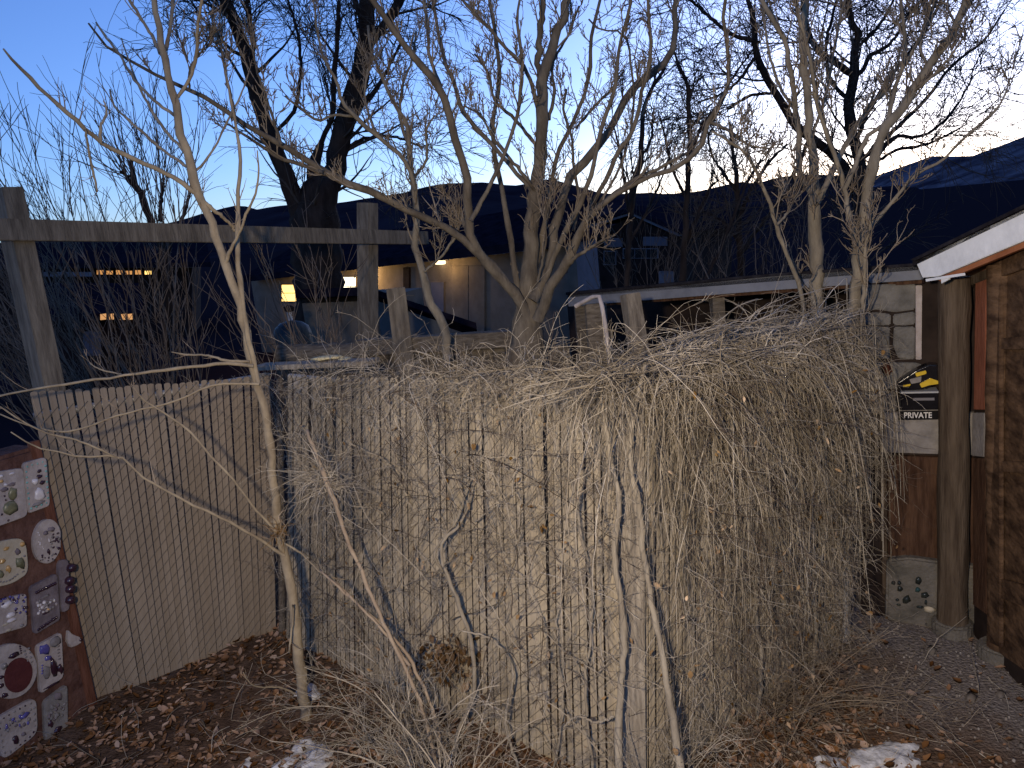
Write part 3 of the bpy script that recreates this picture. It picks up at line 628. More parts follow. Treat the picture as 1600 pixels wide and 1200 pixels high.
slab("grey_clip", W1, [(1421, 593), (1440, 588), (1439, 597), (1424, 600)], .01, .119, M_plqg, tl, .002)
st = empty("rusty_star", W1.at(1385, 577, .02), "small dark rusty spiked disc on the grey rubble wall", "ornament")
slab("spiked_disc", W1, [(1385 + (11 if k % 2 else 8) * math.cos(k * math.pi / 9), 577 + (11 if k % 2 else 8) * math.sin(k * math.pi / 9)) for k in range(18)], .012, .03, mat("rust", (0.05, 0.018, 0.012), (0.09, 0.035, 0.02), 40, .9), st)
blob("hub", W1.at(1385, 577, .032), (.008, .008, .006), M_void, st)
pz = empty("plinth_mosaic", W1.at(1425, 935, .06), "dark glass pieces and one cream shell stuck low on the concrete plinth", "decoration")
for k, (x, y, rx, ry, mm, nm) in enumerate([(1396, 910, 4, 3.5, M_glassk, "glass_piece"), (1405, 911, 4, 4, M_glassk, "glass_piece"), (1406, 920, 5, 5, M_glassk, "glass_piece"), (1416, 938, 8, 7.5, M_glassk, "glass_piece"), (1402, 937, 3.5, 3, M_glassk, "glass_piece"), (1404, 945, 4, 2, M_glassk, "glass_piece"), (1435, 907, 5.5, 6.5, M_glassk, "glass_piece"), (1434, 921, 5, 5, mat("teal_dark_glass", (0.015, 0.04, 0.04), (0.03, 0.07, 0.07), 20, .08, spec=.9), "glass_piece"), (1445, 930, 7, 6, M_glassk, "glass_piece"), (1447, 941, 3, 5, M_glassk, "glass_piece"), (1438, 948, 7, 2.5, M_glassk, "glass_piece"), (1452, 952, 10, 6, M_plqy, "shell"), (1462, 965, 5, 5, M_glassk, "glass_piece")]):
    p = W1.at(x, y, .06); blob(nm, p, (np.linalg.norm(W1.at(x + rx, y, .06) - p), np.linalg.norm(W1.at(x, y + ry, .06) - p), .01), mm, pz, k, 1, A([W1.u, [0, 0, 1.0], W1.n]), True)

# ------------------------------------------------------------------ frame of posts and beam, planks behind the fence
def bar(name, a, b, w, h, mtl, parent=None, up=(0, 0, 1), bev=.004):
    a, b = A(a), A(b); d = unit(b - a); s = unit(np.cross(d, A(up, float))); u_ = np.cross(s, d)
    return prism(name, [a + s * i_ * w / 2 + u_ * j_ * h / 2 for i_, j_ in ((-1, -1), (1, -1), (1, 1), (-1, 1))], b - a, mtl, parent, bev)
M_frw = mat("frame_timber", (0.10, 0.083, 0.066), (0.20, 0.17, 0.135), 9, 0.9, 0.5, 30, (3, 3, .5), coord='World')
fr = empty("post_and_beam_frame", P(36, 610, 4.42) * A([1, 1, 0]), "weathered grey timber frame of two posts and one long beam", "frame")
t1 = P(10, 294, 4.42); t2 = P(574, 317, 6.9)
bdir = unit((P(650, 374, 7.3) - P(0, 361, 4.42)) * A([1, 1, 0]))
bar("post", t1 * A([1, 1, 0]), t1, .145, .11, M_frw, fr, bdir)
_b = P(575, 530, 6.9); _b = t2 + (_b - t2) * t2[2] / (t2[2] - _b[2])
bar("post", _b, t2, .14, .12, M_frw, fr, bdir)
_o = A([bdir[1], -bdir[0], 0]); _o = _o if _o[1] < 0 else -_o
bar("beam", P(-60, 360, 4.2) + _o * .085, P(655, 373, 7.25) + _o * .085, .05, .115, M_frw, fr)
pb = P(618, 450, 5.7); tag(bar("short_board", pb * A([1, 1, 0]), pb, .035, .135, M_frw, None, (1, .2, 0)), "short upright grey board with brown stain right of the tall post", "board")
q0, q1 = P(1000, 560, 4.5), P(984, 459, 4.55); q0 = q0 + (q0 - q1) * 3.6
tag(bar("leaning_post", q0, q1, .095, .09, M_frw, None, (1, .3, 0)), "tilted square grey post poking up behind the fence corner", "post")
q1 = P(930, 474, 4.75); tag(bar("brown_board", q1 * A([1, 1, 0]), q1, .04, .13, M_dgrey, None, (1, .2, 0)), "dark brown board standing beside the white bent pipe", "board")
pp = A([P(900, 478, 4.75), P(918, 468, 4.65), P(930, 462, 4.6), P(935.5, 461, 4.58), P(938, 466, 4.57), P(941, 480, 4.56), P(947, 515, 4.55), P(952, 560, 4.55)]); pp = np.concatenate([pp, [pp[-1] * A([1, 1, 0])]])
pr_ = resample(pp, 40, False); tag(tubes("white_pipe", [(pr_, np.full(40, .013))], M_plq, None, 10, True), "white bent plastic pipe rising behind the fence top", "pipe")
# low plank wall inside the enclosure
PK = Plane(P(430, 560, 6.1)[:2], P(900, 545, 5.7)[:2])
pw = empty("plank_wall", PK.at(660, 600), "low dark plank wall with a heavy grey cap timber behind the fence", "wall")
xk = 428
while xk < 880:
    w_ = random.uniform(17, 26); a = PK.at(xk, 552 - (xk - 430) * .03 + random.uniform(-3, 3)); b = PK.at(xk + w_ - 1.2, 552 - (xk - 430) * .03 + random.uniform(-3, 3))
    prism("plank", [a * A([1, 1, 0]), b * A([1, 1, 0]), A([b[0], b[1], a[2]]), a], -PK.n * .025, M_dgrey, pw, .003); xk += w_
bar("cap_timber", PK.at(560, 543, .09), PK.at(806, 528, .09), .12, .115, M_dgrey, pw)
q = resample(np.stack([PK.at(438, 553, .12), PK.at(575, 549, .12)]), 12, False); q[:, 2] += rng.normal(0, .006, 12)
tubes("cap_log", [(q, .075 + rng.normal(0, .004, 12))], M_dgrey, pw, 12, True)
pk0, pk1 = P(405, 573, 4.9), P(585, 565, 4.55)
tag(bar("grey_plank", pk0, pk1, .13, .03, M_grey), "thin grey plank lying along the top of the fence corner", "plank")
V_, F_ = blob_np(P(510, 559, 4.72), (.10, .05, .012), 4, 2); V2, F2 = blob_np(P(538, 561, 4.70), (.05, .035, .012), 5, 2)
tag(link("yellow_scrap", mesh_np("yellow_scrap", np.concatenate([V_, V2]), np.concatenate([F_, F2 + len(V_)]), True), mat("pale_yellow", (0.50, 0.42, 0.24), (0.62, 0.54, 0.34), 20, .7)), "pale yellow flat scrap lying on the grey plank", "scrap")
M_teal = mat("dull_teal_metal", (0.025, 0.034, 0.042), (0.045, 0.058, 0.066), 10, 0.45, 0.2, 40, metal=0.2)
dc = P(456, 515, 6.6); dr = empty("drum", dc * A([1, 1, 0]), "dull teal round topped drum with a short upright pipe", "drum")
zt = P(456, 500, 6.6)[2]; zz = [0, .6, zt - .12, zt - .06, zt - .02, zt]; rr_d = [.14, .16, .16, .14, .09, .01]
tubes("drum_body", [(A([[dc[0], dc[1], z] for z in zz]), A(rr_d))], M_teal, dr, 20, True)
tubes("pipe", [(A([[dc[0], dc[1], z] for z in (zt - .02, zt + .04, zt + .08)]), A([.02, .02, .02]))], M_pole, dr, 10, True)
blob("pipe_cap", (dc[0], dc[1], zt + .095), (.05, .05, .03), M_void, dr, 1, 2)

# ------------------------------------------------------------------ far houses
M_stucco = mat("tan_stucco", (0.12, 0.10, 0.08), (0.165, 0.14, 0.115), 3, 0.9, 0.2, 20, coord='World')
M_bluew = mat("pale_blue_wall", (0.10, 0.10, 0.125), (0.13, 0.13, 0.16), 3, 0.9, coord='World')
M_brownw = mat("dark_brown_wall", (0.016, 0.010, 0.009), (0.03, 0.019, 0.017), 3, 0.9, coord='World')
M_roofb = mat("blue_black_roof", (0.008, 0.007, 0.012), (0.016, 0.014, 0.023), 6, 0.9, spec=0.0, coord='World')
M_litw = mat("lit_window_warm", (0.8, 0.7, 0.4), None, emit=(1.0, 0.62, 0.16), estr=1.8)
M_litc = mat("lit_window_white", (0.8, 0.8, 0.7), None, emit=(1.0, 0.88, 0.62), estr=2.2)
M_lito = mat("lit_window_orange", (0.8, 0.5, 0.2), None, emit=(1.0, 0.45, 0.13), estr=.55)
M_refl = mat("reflecting_glass", (0.10, 0.12, 0.12), None, 5, 0.05, spec=1.0, metal=0.85)
M_frame = mat("pale_frame", (0.11, 0.11, 0.13), (0.16, 0.16, 0.185), 5, .7)
H1 = Plane(P(390, 500, 20)[:2], P(885, 500, 13)[:2])
h1 = empty("ranch_house", H1.at(640, 560), "long low tan house with two lit windows behind the fence", "house")
gslab("wall", H1, 392, 884, 438, 386, 0, M_stucco, h1, .25)
a, b = H1.at(380, 441, .45), H1.at(884, 384, .45); back = -H1.n * 3.0 + A([-1.2, 0, .62])
roof = prism("roof", [a, b, b + back, a + back], A([0, 0, .14]), M_roofb, h1)
def opening(pl, rect, fm, gm, par, off=.03, mull=(1, 1), name="window", fw_=2.0):
    x0, y0, x1, y1 = rect
    f = slab(name, pl, [(x0, y0), (x1, y0), (x1, y1), (x0, y1)], .05, off, fm, par)
    nx_, ny_ = mull
    for i_ in range(nx_):
        for j_ in range(ny_):
            u0 = x0 + fw_ * .6 + (x1 - x0 - fw_ * .6) * i_ / nx_; u1 = x0 + (x1 - x0 - fw_ * .6) * (i_ + 1) / nx_
            v0 = y0 + fw_ * .6 + (y1 - y0 - fw_ * .6) * j_ / ny_; v1 = y0 + (y1 - y0 - fw_ * .6) * (j_ + 1) / ny_
            slab("pane", pl, [(u0, v0), (u1, v0), (u1, v1), (u0, v1)], .02, off + .012, gm, f)
    return f
opening(H1, (439, 444, 463, 472), M_brownw, M_litw, h1, mull=(1, 2))
opening(H1, (531, 432, 556, 463), M_stucco, M_litc, h1, mull=(2, 2))
opening(H1, (630, 418, 640, 462), M_brownw, M_void, h1, name="door")
opening(H1, (672, 440, 694, 520), M_stucco, M_bluew, h1, name="door")
opening(H1, (706, 415, 758, 520), M_stucco, M_stucco, h1, mull=(2, 1), name="garage_door")
lf = slab("lamp_housing", H1, [(680, 408), (691, 408), (691, 413), (680, 413)], .08, .1, mat("lamp_lit", (1, .9, .7), None, emit=(1.0, .8, .5), estr=3.0), h1)
for x, y, e in ((560, 432, 34), (474, 446, 30), (688, 417, 9)):
    lo_ = bpy.data.lights.new("porch_light", 'POINT'); lo_.energy = e; lo_.color = (1.0, 0.62, 0.25); lo_.shadow_soft_size = .06
    oo = bpy.data.objects.new("porch_light", lo_); COL.objects.link(oo); oo.location = tuple(H1.at(x, y, .35))
H2 = Plane(P(856, 500, 13.5)[:2], P(936, 500, 17)[:2])
h2 = empty("blue_grey_house", H2.at(895, 560), "pale blue grey house wall between the tree and the gabled house", "house")
gslab("wall", H2, 862, 932, 388, 372, 0, M_bluew, h2, .3)
prism("roof", [H2.at(855, 390, .2), H2.at(937, 371, .2), H2.at(937, 371, -2.5) + A([0, 0, .3]), H2.at(855, 390, -2.5) + A([0, 0, .3])], A([0, 0, .1]), M_roofb, h2)
H3 = Plane(P(925, 480, 27)[:2], P(1065, 480, 25)[:2])
h3 = empty("gabled_house", H3.at(990, 480), "far gabled house with white rake edges and pale windows", "house")
slab("wall", H3, [(932, 366), (985, 338), (1052, 368), (1052, 480), (932, 480)], 5, 0, M_brownw, h3)
slab("rake_board", H3, [(905, 356), (985, 332), (985, 335.5), (905, 360)], .3, .3, M_frame, h3)
slab("rake_board", H3, [(985, 332), (1060, 365), (1060, 369), (985, 335.5)], .3, .3, M_frame, h3)
a, b, c = H3.at(902, 356, .4), H3.at(985, 331, .4), H3.at(1063, 366, .4); bk3 = -H3.n * 6
prism("roof", [a, b, b + bk3, a + bk3], A([0, 0, .15]), M_roofb, h3); prism("roof", [b, c, c + bk3, b + bk3], A([0, 0, .15]), M_roofb, h3)
opening(H3, (943, 392, 962, 414), M_frame, M_refl, h3, .05); opening(H3, (973, 388, 1028, 404), M_frame, M_refl, h3, .05, (3, 1))
opening(H3, (944, 372, 972, 386), M_frame, M_bluew, h3, .05); opening(H3, (1005, 370, 1042, 384), M_frame, M_bluew, h3, .05, (2, 1))
slab("garage_door", H3, [(1029, 424), (1051, 424), (1051, 446), (1029, 446)], .1, .1, M_frame, h3)
H5 = Plane(P(465, 500, 9.5)[:2], P(700, 500, 9.0)[:2])
h5 = empty("storage_shed", H5.at(575, 540), "small pale storage shed with dark flat roof behind the tall post", "shed")
gslab("wall", H5, 472, 584, 474, 470, 0, M_stucco, h5, 1.6)
prism("wall", [H5.at(588, 466, .02), H5.at(690, 503, .02), H5.at(690, 503, .02) * A([1, 1, 0]), H5.at(588, 466, .02) * A([1, 1, 0])], -H5.n * .06, mat("pale_panel", (0.09, 0.092, 0.095), (0.12, 0.122, 0.125), 3, .8, coord='World'), h5)
prism("roof", [H5.at(462, 466, .3), H5.at(588, 461, .3), H5.at(588, 461, -1.9), H5.at(462, 466, -1.9)], A([0, 0, .1]), M_roofb, h5)
prism("roof", [H5.at(588.5, 462, .2), H5.at(745, 514, .2), H5.at(745, 514, -.1) - A([0, 0, .1]), H5.at(588.5, 462, -.1) - A([0, 0, .1])], A([0, 0, .07]), M_roofb, h5)
H4 = Plane(P(-60, 480, 24)[:2], P(335, 480, 26)[:2])
h4 = empty("hillside_bungalow", H4.at(160, 500), "dark bungalow at left with a glowing orange strip of windows", "house")
slab("wall", H4, [(-70, 420), (300, 418), (300, 560), (-70, 570)], 4, 0, M_brownw, h4)
prism("roof", [H4.at(-90, 421, 1), H4.at(330, 417, 1), H4.at(330, 417, -6) + A([0, 0, .8]), H4.at(-90, 421, -6) + A([0, 0, .8])], A([0, 0, .15]), M_roofb, h4)
for k in range(6): opening(H4, (150 + 15 * k, 421 + (k % 2), 162.5 + 15 * k, 430), M_brownw, M_lito if k < 5 else M_litw, h4, .05)
for k in range(4): slab("eave_board", H4, [(55 + 23 * k, 425), (74 + 23 * k, 425), (74 + 23 * k, 432), (55 + 23 * k, 432)], .1, .9, M_frame, h4)
H6 = Plane(P(40, 520, 14)[:2], P(300, 520, 16)[:2])
h6 = empty("dark_cottage", H6.at(150, 560), "dark cottage with one white framed window at far left", "house")
gslab("wall", H6, 62, 215, 500, 498, 0, M_brownw, h6, 2.5)
prism("roof", [H6.at(50, 503, .4), H6.at(228, 498, .4), H6.at(228, 498, -3) + A([0, 0, .7]), H6.at(50, 503, -3) + A([0, 0, .7])], A([0, 0, .12]), M_roofb, h6)
opening(H6, (131, 518, 158, 556), M_frame, M_bluew, h6, .05, (3, 1), fw_=3)
for k, x in enumerate((158, 170, 190, 200)): slab("lit_pane", H6, [(x, 491), (x + 8, 490), (x + 8, 499), (x, 500)], .1, .45, M_lito, h6)
h7c = P(1441, 365, 300); h7 = empty("hillside_cabin", P(1441, 373, 300), "tiny pale cabin on the slope above the shed roof", "house")
prism("wall", [P(1430, 358, 300), P(1454, 358, 300), P(1455, 374, 300), P(1430, 374, 300)], (0, 5, 0), mat("pale_siding", (0.32, 0.36, 0.44), None, 5, .8), h7)
prism("roof", [P(1428, 354, 299), P(1453, 355, 299), P(1457, 359, 299), P(1430, 359, 299)], (0, 7, 0), M_frame, h7)
cb0, cb1 = P(1395, 60, 12), P(1700, 175, 12); q = resample(np.stack([cb0, cb1]), 20, False); q[:, 2] -= .25 * np.sin(np.linspace(0, math.pi, 20))
tag(tubes("overhead_cable", [(q, np.full(20, .007))], M_void, None, 4, True), "thin dark cable crossing the bright sky at upper right", "cable")

# ------------------------------------------------------------------ trees
TW = dict  # twig level settings
# sapling in front of the fence
sap_trunk = ([(478, 1126, 23), (470, 1060, 22), (463, 1000, 21), (459, 930, 20), (448, 890, 19), (440, 850, 18), (430, 770, 17), (423, 700, 16), (410, 630, 16), (398, 580, 16), (375, 480, 15), (352, 410, 15), (330, 350, 15), (310, 300, 16), (290, 230, 15), (275, 170, 14), (262, 110, 13), (254, 70, 12), (245, 30, 11), (235, -20, 10), (226, -90, 7), (220, -160, 3)], 3.81, 3.95, 60, 0)
sap_limbs = [
 ([(404, 600, 9), (394, 540, 10), (382, 470, 9), (374, 400, 9), (372, 330, 8), (371, 290, 7), (372, 250, 6), (366, 200, 5), (357, 150, 4), (352, 110, 2.5)], 3.85, 4.1),
 ([(352, 412, 8), (363, 385, 6), (375, 360, 5), (385, 335, 5), (398, 305, 4), (404, 270, 3), (402, 235, 2)], 3.88, 3.7),
 ([(318, 315, 8), (335, 328, 7), (352, 343, 6), (367, 362, 6)], 3.9, 4.0),
 ([(312, 305, 9), (262, 272, 8), (207, 247, 8), (157, 222, 8), (132, 200, 8), (100, 172, 8), (75, 150, 7), (50, 125, 7), (32, 107, 6), (18, 92, 5), (5, 76, 3)], 3.9, 3.4),
 ([(158, 222, 5), (160, 200, 5), (163, 180, 4), (162, 158, 3)], 3.6, 3.65), ([(133, 202, 4), (140, 240, 4), (146, 275, 4), (152, 300, 3)], 3.6, 3.7),
 ([(275, 155, 6), (290, 125, 6), (300, 95, 6), (310, 45, 5), (322, 0, 5), (330, -50, 3)], 3.93, 3.7), ([(258, 78, 7), (265, 50, 6), (270, 0, 6), (272, -60, 4)], 3.93, 4.2),
 ([(250, 84, 6), (235, 57, 6), (220, 30, 5), (205, 0, 5), (190, -50, 3)], 3.93, 4.1), ([(272, 180, 6), (235, 150, 5), (208, 120, 5), (185, 85, 4), (165, 60, 4), (150, 35, 3)], 3.92, 4.3),
 ([(290, 240, 6), (250, 195, 5), (220, 140, 4), (205, 100, 3), (190, 60, 2)], 3.9, 4.4), ([(296, 262, 6), (262, 240, 5), (220, 205, 5), (200, 185, 4), (180, 165, 4), (172, 140, 3)], 3.9, 4.2),
 ([(300, 275, 5), (330, 240, 4), (355, 190, 4), (375, 150, 3), (390, 110, 2)], 3.9, 4.3),
 ([(396, 572, 7), (350, 568, 6), (320, 572, 6), (250, 579, 6), (192, 587, 5), (95, 601, 5), (60, 607, 4), (0, 618, 4), (-50, 630, 3)], 3.83, 3.5), ([(390, 565, 5), (358, 562, 5), (325, 556, 4), (282, 554, 3), (268, 550, 2)], 3.84, 3.9),
 ([(192, 586, 3), (165, 580, 3), (140, 566, 2)], 3.7, 3.8), ([(405, 600, 5), (337, 601, 4), (272, 627, 4), (212, 642, 4), (170, 654, 4), (135, 667, 4), (100, 675, 4), (45, 665, 3), (0, 647, 2.5)], 3.83, 3.45),
 ([(444, 868, 6), (400, 837, 6), (350, 807, 6), (300, 785, 5.5), (250, 760, 5), (220, 745, 5), (185, 715, 4), (120, 716, 4), (87, 707, 3.5), (57, 702, 3), (17, 675, 2.5)], 3.81, 3.3),
 ([(187, 716, 4), (150, 700, 4), (110, 685, 4), (75, 677, 3.5), (40, 660, 3), (0, 635, 2.5)], 3.5, 3.3), ([(442, 840, 5), (400, 792, 5), (362, 742, 5), (332, 715, 4.5), (295, 677, 4.5), (250, 645, 4), (217, 622, 3), (205, 600, 2)], 3.81, 3.6),
 ([(441, 848, 4), (470, 870, 4), (500, 890, 3), (540, 905, 2)], 3.8, 3.6), ([(463, 1085, 4), (440, 1078, 4), (400, 1070, 3), (380, 1050, 2)], 3.8, 3.6), ([(458, 945, 4), (454, 1005, 4), (452, 1020, 4)], 3.75, 3.75)]
tree("sapling", "slim tan sapling growing in front of the left fence run", "tree", sap_trunk, sap_limbs,
     [TW(K=3, L=(.04, .22), ang=(36, 10), up=.10, wig=.08, N=7, rf=.5, rmin=.0016, rmax=.004, t0=.3), TW(K=2, L=(.02, .07), ang=(35, 12), up=.10, wig=.12, N=4, rf=.7, rmin=.0014, rmax=.003)],
     M_sapl, M_sapt, G(478, 1122), sides=10, seed=11, ws=.86)
KN = [TW(K=11, L=(.10, .42), ang=(42, 12), up=.16, wig=.13, N=8, rf=.42, rmin=.0026, rmax=.008, t0=.15, up0=.25), TW(K=6, L=(.04, .16), ang=(42, 14), up=.16, wig=.16, N=5, rf=.75, rmin=.003, rmax=.006, up0=.2),
      TW(K=2, L=(.02, .05), ang=(45, 16), up=.1, wig=.2, N=3, rf=.9, rmin=.003, rmax=.005)]
# centre tree with many stems
ctrunk = ([(822, 640, 76), (822, 580, 70), (822, 530, 62), (824, 490, 50), (826, 450, 36), (829, 400, 31), (833, 330, 26), (838, 287, 23), (845, 237, 22), (847, 175, 21), (847, 125, 20), (850, 108, 19), (867, 62, 16), (880, 25, 15), (890, -20, 14), (900, -90, 10), (905, -160, 5)], 5.0, 5.3, 46, 0)
climbs = [
 ([(826, 505, 24), (806, 458, 21), (787, 440, 19), (760, 410, 18), (745, 392, 17), (735, 372, 17), (734, 330, 17), (732, 297, 17), (722, 250, 15), (705, 187, 14), (687, 135, 13), (650, 92, 12), (612, 40, 11), (585, 5, 10), (560, -30, 8), (530, -80, 5)], 5.0, 4.5),
 ([(790, 440, 16), (745, 392, 14), (700, 358, 13), (640, 329, 12), (575, 297, 14), (507, 270, 12), (475, 247, 11), (437, 225, 10), (400, 205, 9), (367, 185, 8), (335, 160, 8), (295, 140, 7), (255, 122, 6), (212, 100, 5), (185, 85, 5), (155, 62, 4), (138, 36, 3)], 4.95, 4.3),
 ([(507, 270, 7), (470, 258, 7), (430, 243, 6), (400, 222, 5), (375, 205, 4), (350, 190, 3)], 4.6, 4.8), ([(440, 226, 6), (430, 190, 5), (415, 150, 5), (400, 110, 4), (392, 70, 3)], 4.5, 4.7), ([(368, 186, 5), (360, 150, 5), (352, 110, 4), (345, 75, 3)], 4.4, 4.6), ([(296, 140, 4), (300, 100, 4), (318, 75, 3)], 4.4, 4.2),
 ([(832, 300, 8), (800, 262, 8), (755, 212, 8), (722, 172, 8), (710, 132, 7), (696, 100, 7), (686, 60, 6), (676, 0, 5), (670, -40, 3)], 5.15, 5.5), ([(847, 128, 11), (841, 95, 11), (842, 75, 11), (846, 25, 11), (850, -10, 10), (855, -80, 6)], 5.25, 5.4),
 ([(846, 190, 8), (815, 100, 7), (790, 75, 6), (760, 40, 6), (735, 15, 5), (715, -10, 4)], 5.2, 4.9), ([(845, 235, 6), (800, 180, 6), (775, 160, 5), (760, 110, 5), (742, 85, 4)], 5.2, 5.6), ([(838, 300, 6), (790, 240, 6), (770, 215, 5), (752, 180, 4), (725, 165, 3)], 5.1, 4.8),
 ([(858, 187, 6), (866, 140, 6), (862, 105, 5), (885, 60, 4), (905, 10, 4)], 5.2, 5.6),
 ([(832, 470, 22), (855, 430, 20), (870, 350, 18), (892, 275, 16), (925, 237, 16), (945, 212, 15), (970, 172, 15), (990, 137, 14), (1007, 122, 13), (1032, 105, 13), (1050, 80, 12), (1057, 50, 11), (1055, 20, 10), (1058, -10, 9), (1065, -70, 5)], 5.0, 5.5),
 ([(840, 500, 22), (860, 450, 20), (882, 415, 18), (902, 372, 16), (917, 342, 14), (945, 315, 11), (972, 298, 10), (1012, 277, 9), (1045, 267, 9), (1075, 250, 9), (1100, 220, 9), (1110, 185, 9), (1137, 147, 8), (1142, 112, 8), (1140, 70, 7), (1132, 37, 7), (1135, 0, 6), (1145, -50, 4)], 4.9, 4.4),
 ([(935, 322, 6), (985, 284, 6), (1030, 262, 6), (1062, 245, 5), (1080, 235, 5)], 4.8, 4.9), ([(915, 345, 10), (930, 310, 9), (945, 287, 9), (962, 245, 8), (985, 210, 8), (997, 180, 8), (1000, 150, 7), (1012, 117, 7), (1017, 87, 7), (1015, 40, 6), (1012, 0, 5), (1010, -40, 3)], 5.0, 4.7),
 ([(896, 360, 6), (905, 310, 6), (897, 262, 6), (893, 215, 5), (880, 170, 5), (885, 140, 4)], 5.0, 5.4), ([(900, 200, 5), (930, 165, 5), (955, 140, 4), (975, 110, 4)], 5.4, 5.6), ([(910, 345, 5), (945, 305, 5), (990, 160, 4), (985, 110, 4), (975, 60, 4), (960, 48, 3), (940, 50, 3), (920, 30, 3)], 5.1, 5.3),
 ([(1110, 190, 6), (1140, 205, 5), (1165, 225, 5), (1180, 232, 4)], 4.5, 4.3), ([(840, 440, 5), (853, 380, 4), (853, 330, 4), (870, 300, 3)], 4.9, 4.8),
 ([(880, 425, 8), (900, 400, 7), (915, 392, 6), (935, 380, 5), (952, 371, 4)], 4.9, 4.5), ([(815, 480, 13), (800, 400, 11), (790, 330, 10), (775, 260, 9), (770, 200, 8), (780, 130, 7), (775, 60, 7), (765, 0, 6), (760, -60, 4)], 5.05, 5.6), ([(828, 460, 12), (846, 380, 11), (858, 310, 9), (872, 240, 8), (905, 170, 7), (920, 110, 7), (925, 50, 6), (940, -10, 5)], 5.1, 5.5),
 ([(850, 440, 11), (885, 360, 10), (915, 300, 9), (940, 200, 8), (962, 130, 7), (968, 70, 6), (985, 10, 6), (990, -50, 4)], 4.95, 4.7), ([(735, 345, 9), (760, 300, 8), (790, 235, 7), (812, 160, 7), (815, 90, 6), (808, 30, 5), (815, -20, 4)], 4.7, 4.9),
 ([(740, 386, 8), (725, 350, 7), (715, 320, 6), (700, 305, 4)], 4.9, 5.3)]
tree("bare_tree", "many stemmed bare tree spreading from behind the middle fence run", "tree", ctrunk, climbs, KN, M_barkshade, M_twig, P(822, 640, 5.0) * A([1, 1, 0]), "bare trees inside and beside the fence", 10, 21)
# thin stem left of it
tree("bare_tree", "thin crooked bare tree just left of the many stemmed one", "tree",
     ([(700, 560, 17), (692, 510, 16), (682, 490, 16), (666, 450, 14), (660, 420, 13), (652, 395, 13), (650, 337, 12), (646, 290, 11), (640, 237, 10), (637, 200, 9), (612, 155, 7), (595, 115, 6), (580, 80, 5), (575, 40, 4)], 5.4, 5.7, 36, 0),
     [([(648, 297, 8), (637, 260, 8), (590, 212, 8), (555, 182, 8), (535, 160, 7), (525, 125, 6), (505, 90, 5), (495, 50, 4), (490, 0, 3)], 5.5, 5.2), ([(556, 183, 5), (520, 180, 5), (500, 188, 5), (470, 170, 4), (445, 150, 3)], 5.4, 5.1),
      ([(640, 235, 6), (625, 180, 6), (630, 130, 5), (645, 90, 4), (650, 50, 4)], 5.6, 5.9), ([(662, 425, 5), (690, 400, 5), (705, 380, 5), (718, 365, 4)], 5.4, 5.2), ([(645, 280, 5), (665, 250, 5), (668, 200, 4), (680, 180, 3)], 5.6, 5.4), ([(588, 212, 5), (570, 150, 4), (575, 110, 4), (590, 80, 3)], 5.4, 5.6), ([(690, 135, 6), (672, 90, 6), (668, 40, 5), (660, -10, 4)], 5.3, 5.5)], KN, M_bark, M_twig, P(700, 600, 5.4) * A([1, 1, 0]), "bare trees inside and beside the fence", 8, 22)
# two pale trunks at the right end
tree("bare_tree", "straight pale bare tree forking above the vine at the right fence end", "tree",
     ([(1284, 640, 26), (1282, 560, 25), (1279, 475, 24), (1275, 425, 23), (1274, 325, 22), (1272, 297, 18), (1270, 250, 16), (1265, 187, 15), (1260, 125, 14), (1252, 75, 13), (1258, 30, 12), (1260, -10, 11), (1262, -90, 6)], 4.5, 4.6, 40, 0),
     [([(1272, 320, 12), (1262, 290, 11), (1252, 275, 10), (1250, 225, 10), (1245, 175, 9), (1235, 112, 9), (1225, 62, 8), (1200, 20, 8), (1185, -10, 7), (1170, -60, 4)], 4.5, 4.8), ([(1276, 318, 11), (1295, 275, 10), (1312, 240, 9), (1340, 195, 8), (1370, 155, 8), (1390, 140, 6), (1402, 100, 4)], 4.5, 4.9),
      ([(1326, 345, 8), (1320, 297, 8), (1305, 245, 8), (1287, 195, 8), (1277, 162, 7), (1262, 75, 6), (1247, 25, 6), (1242, -5, 5), (1238, -60, 3)], 4.3, 4.0), ([(1258, 500, 8), (1245, 432, 8), (1225, 387, 8), (1212, 350, 8), (1200, 310, 7), (1185, 275, 6), (1160, 235, 5), (1130, 215, 5), (1112, 205, 3)], 4.4, 4.0),
      ([(1214, 352, 5), (1235, 325, 4), (1250, 300, 3)], 4.2, 4.3), ([(1268, 215, 6), (1290, 150, 6), (1300, 100, 5), (1310, 40, 5), (1325, -20, 4)], 4.6, 4.9), ([(1246, 180, 5), (1215, 120, 5), (1195, 60, 4), (1190, 10, 3)], 4.7, 5.0)], KN, M_bark, M_twig, P(1284, 900, 4.5) * A([1, 1, 0]), "bare trees inside and beside the fence", 10, 23)
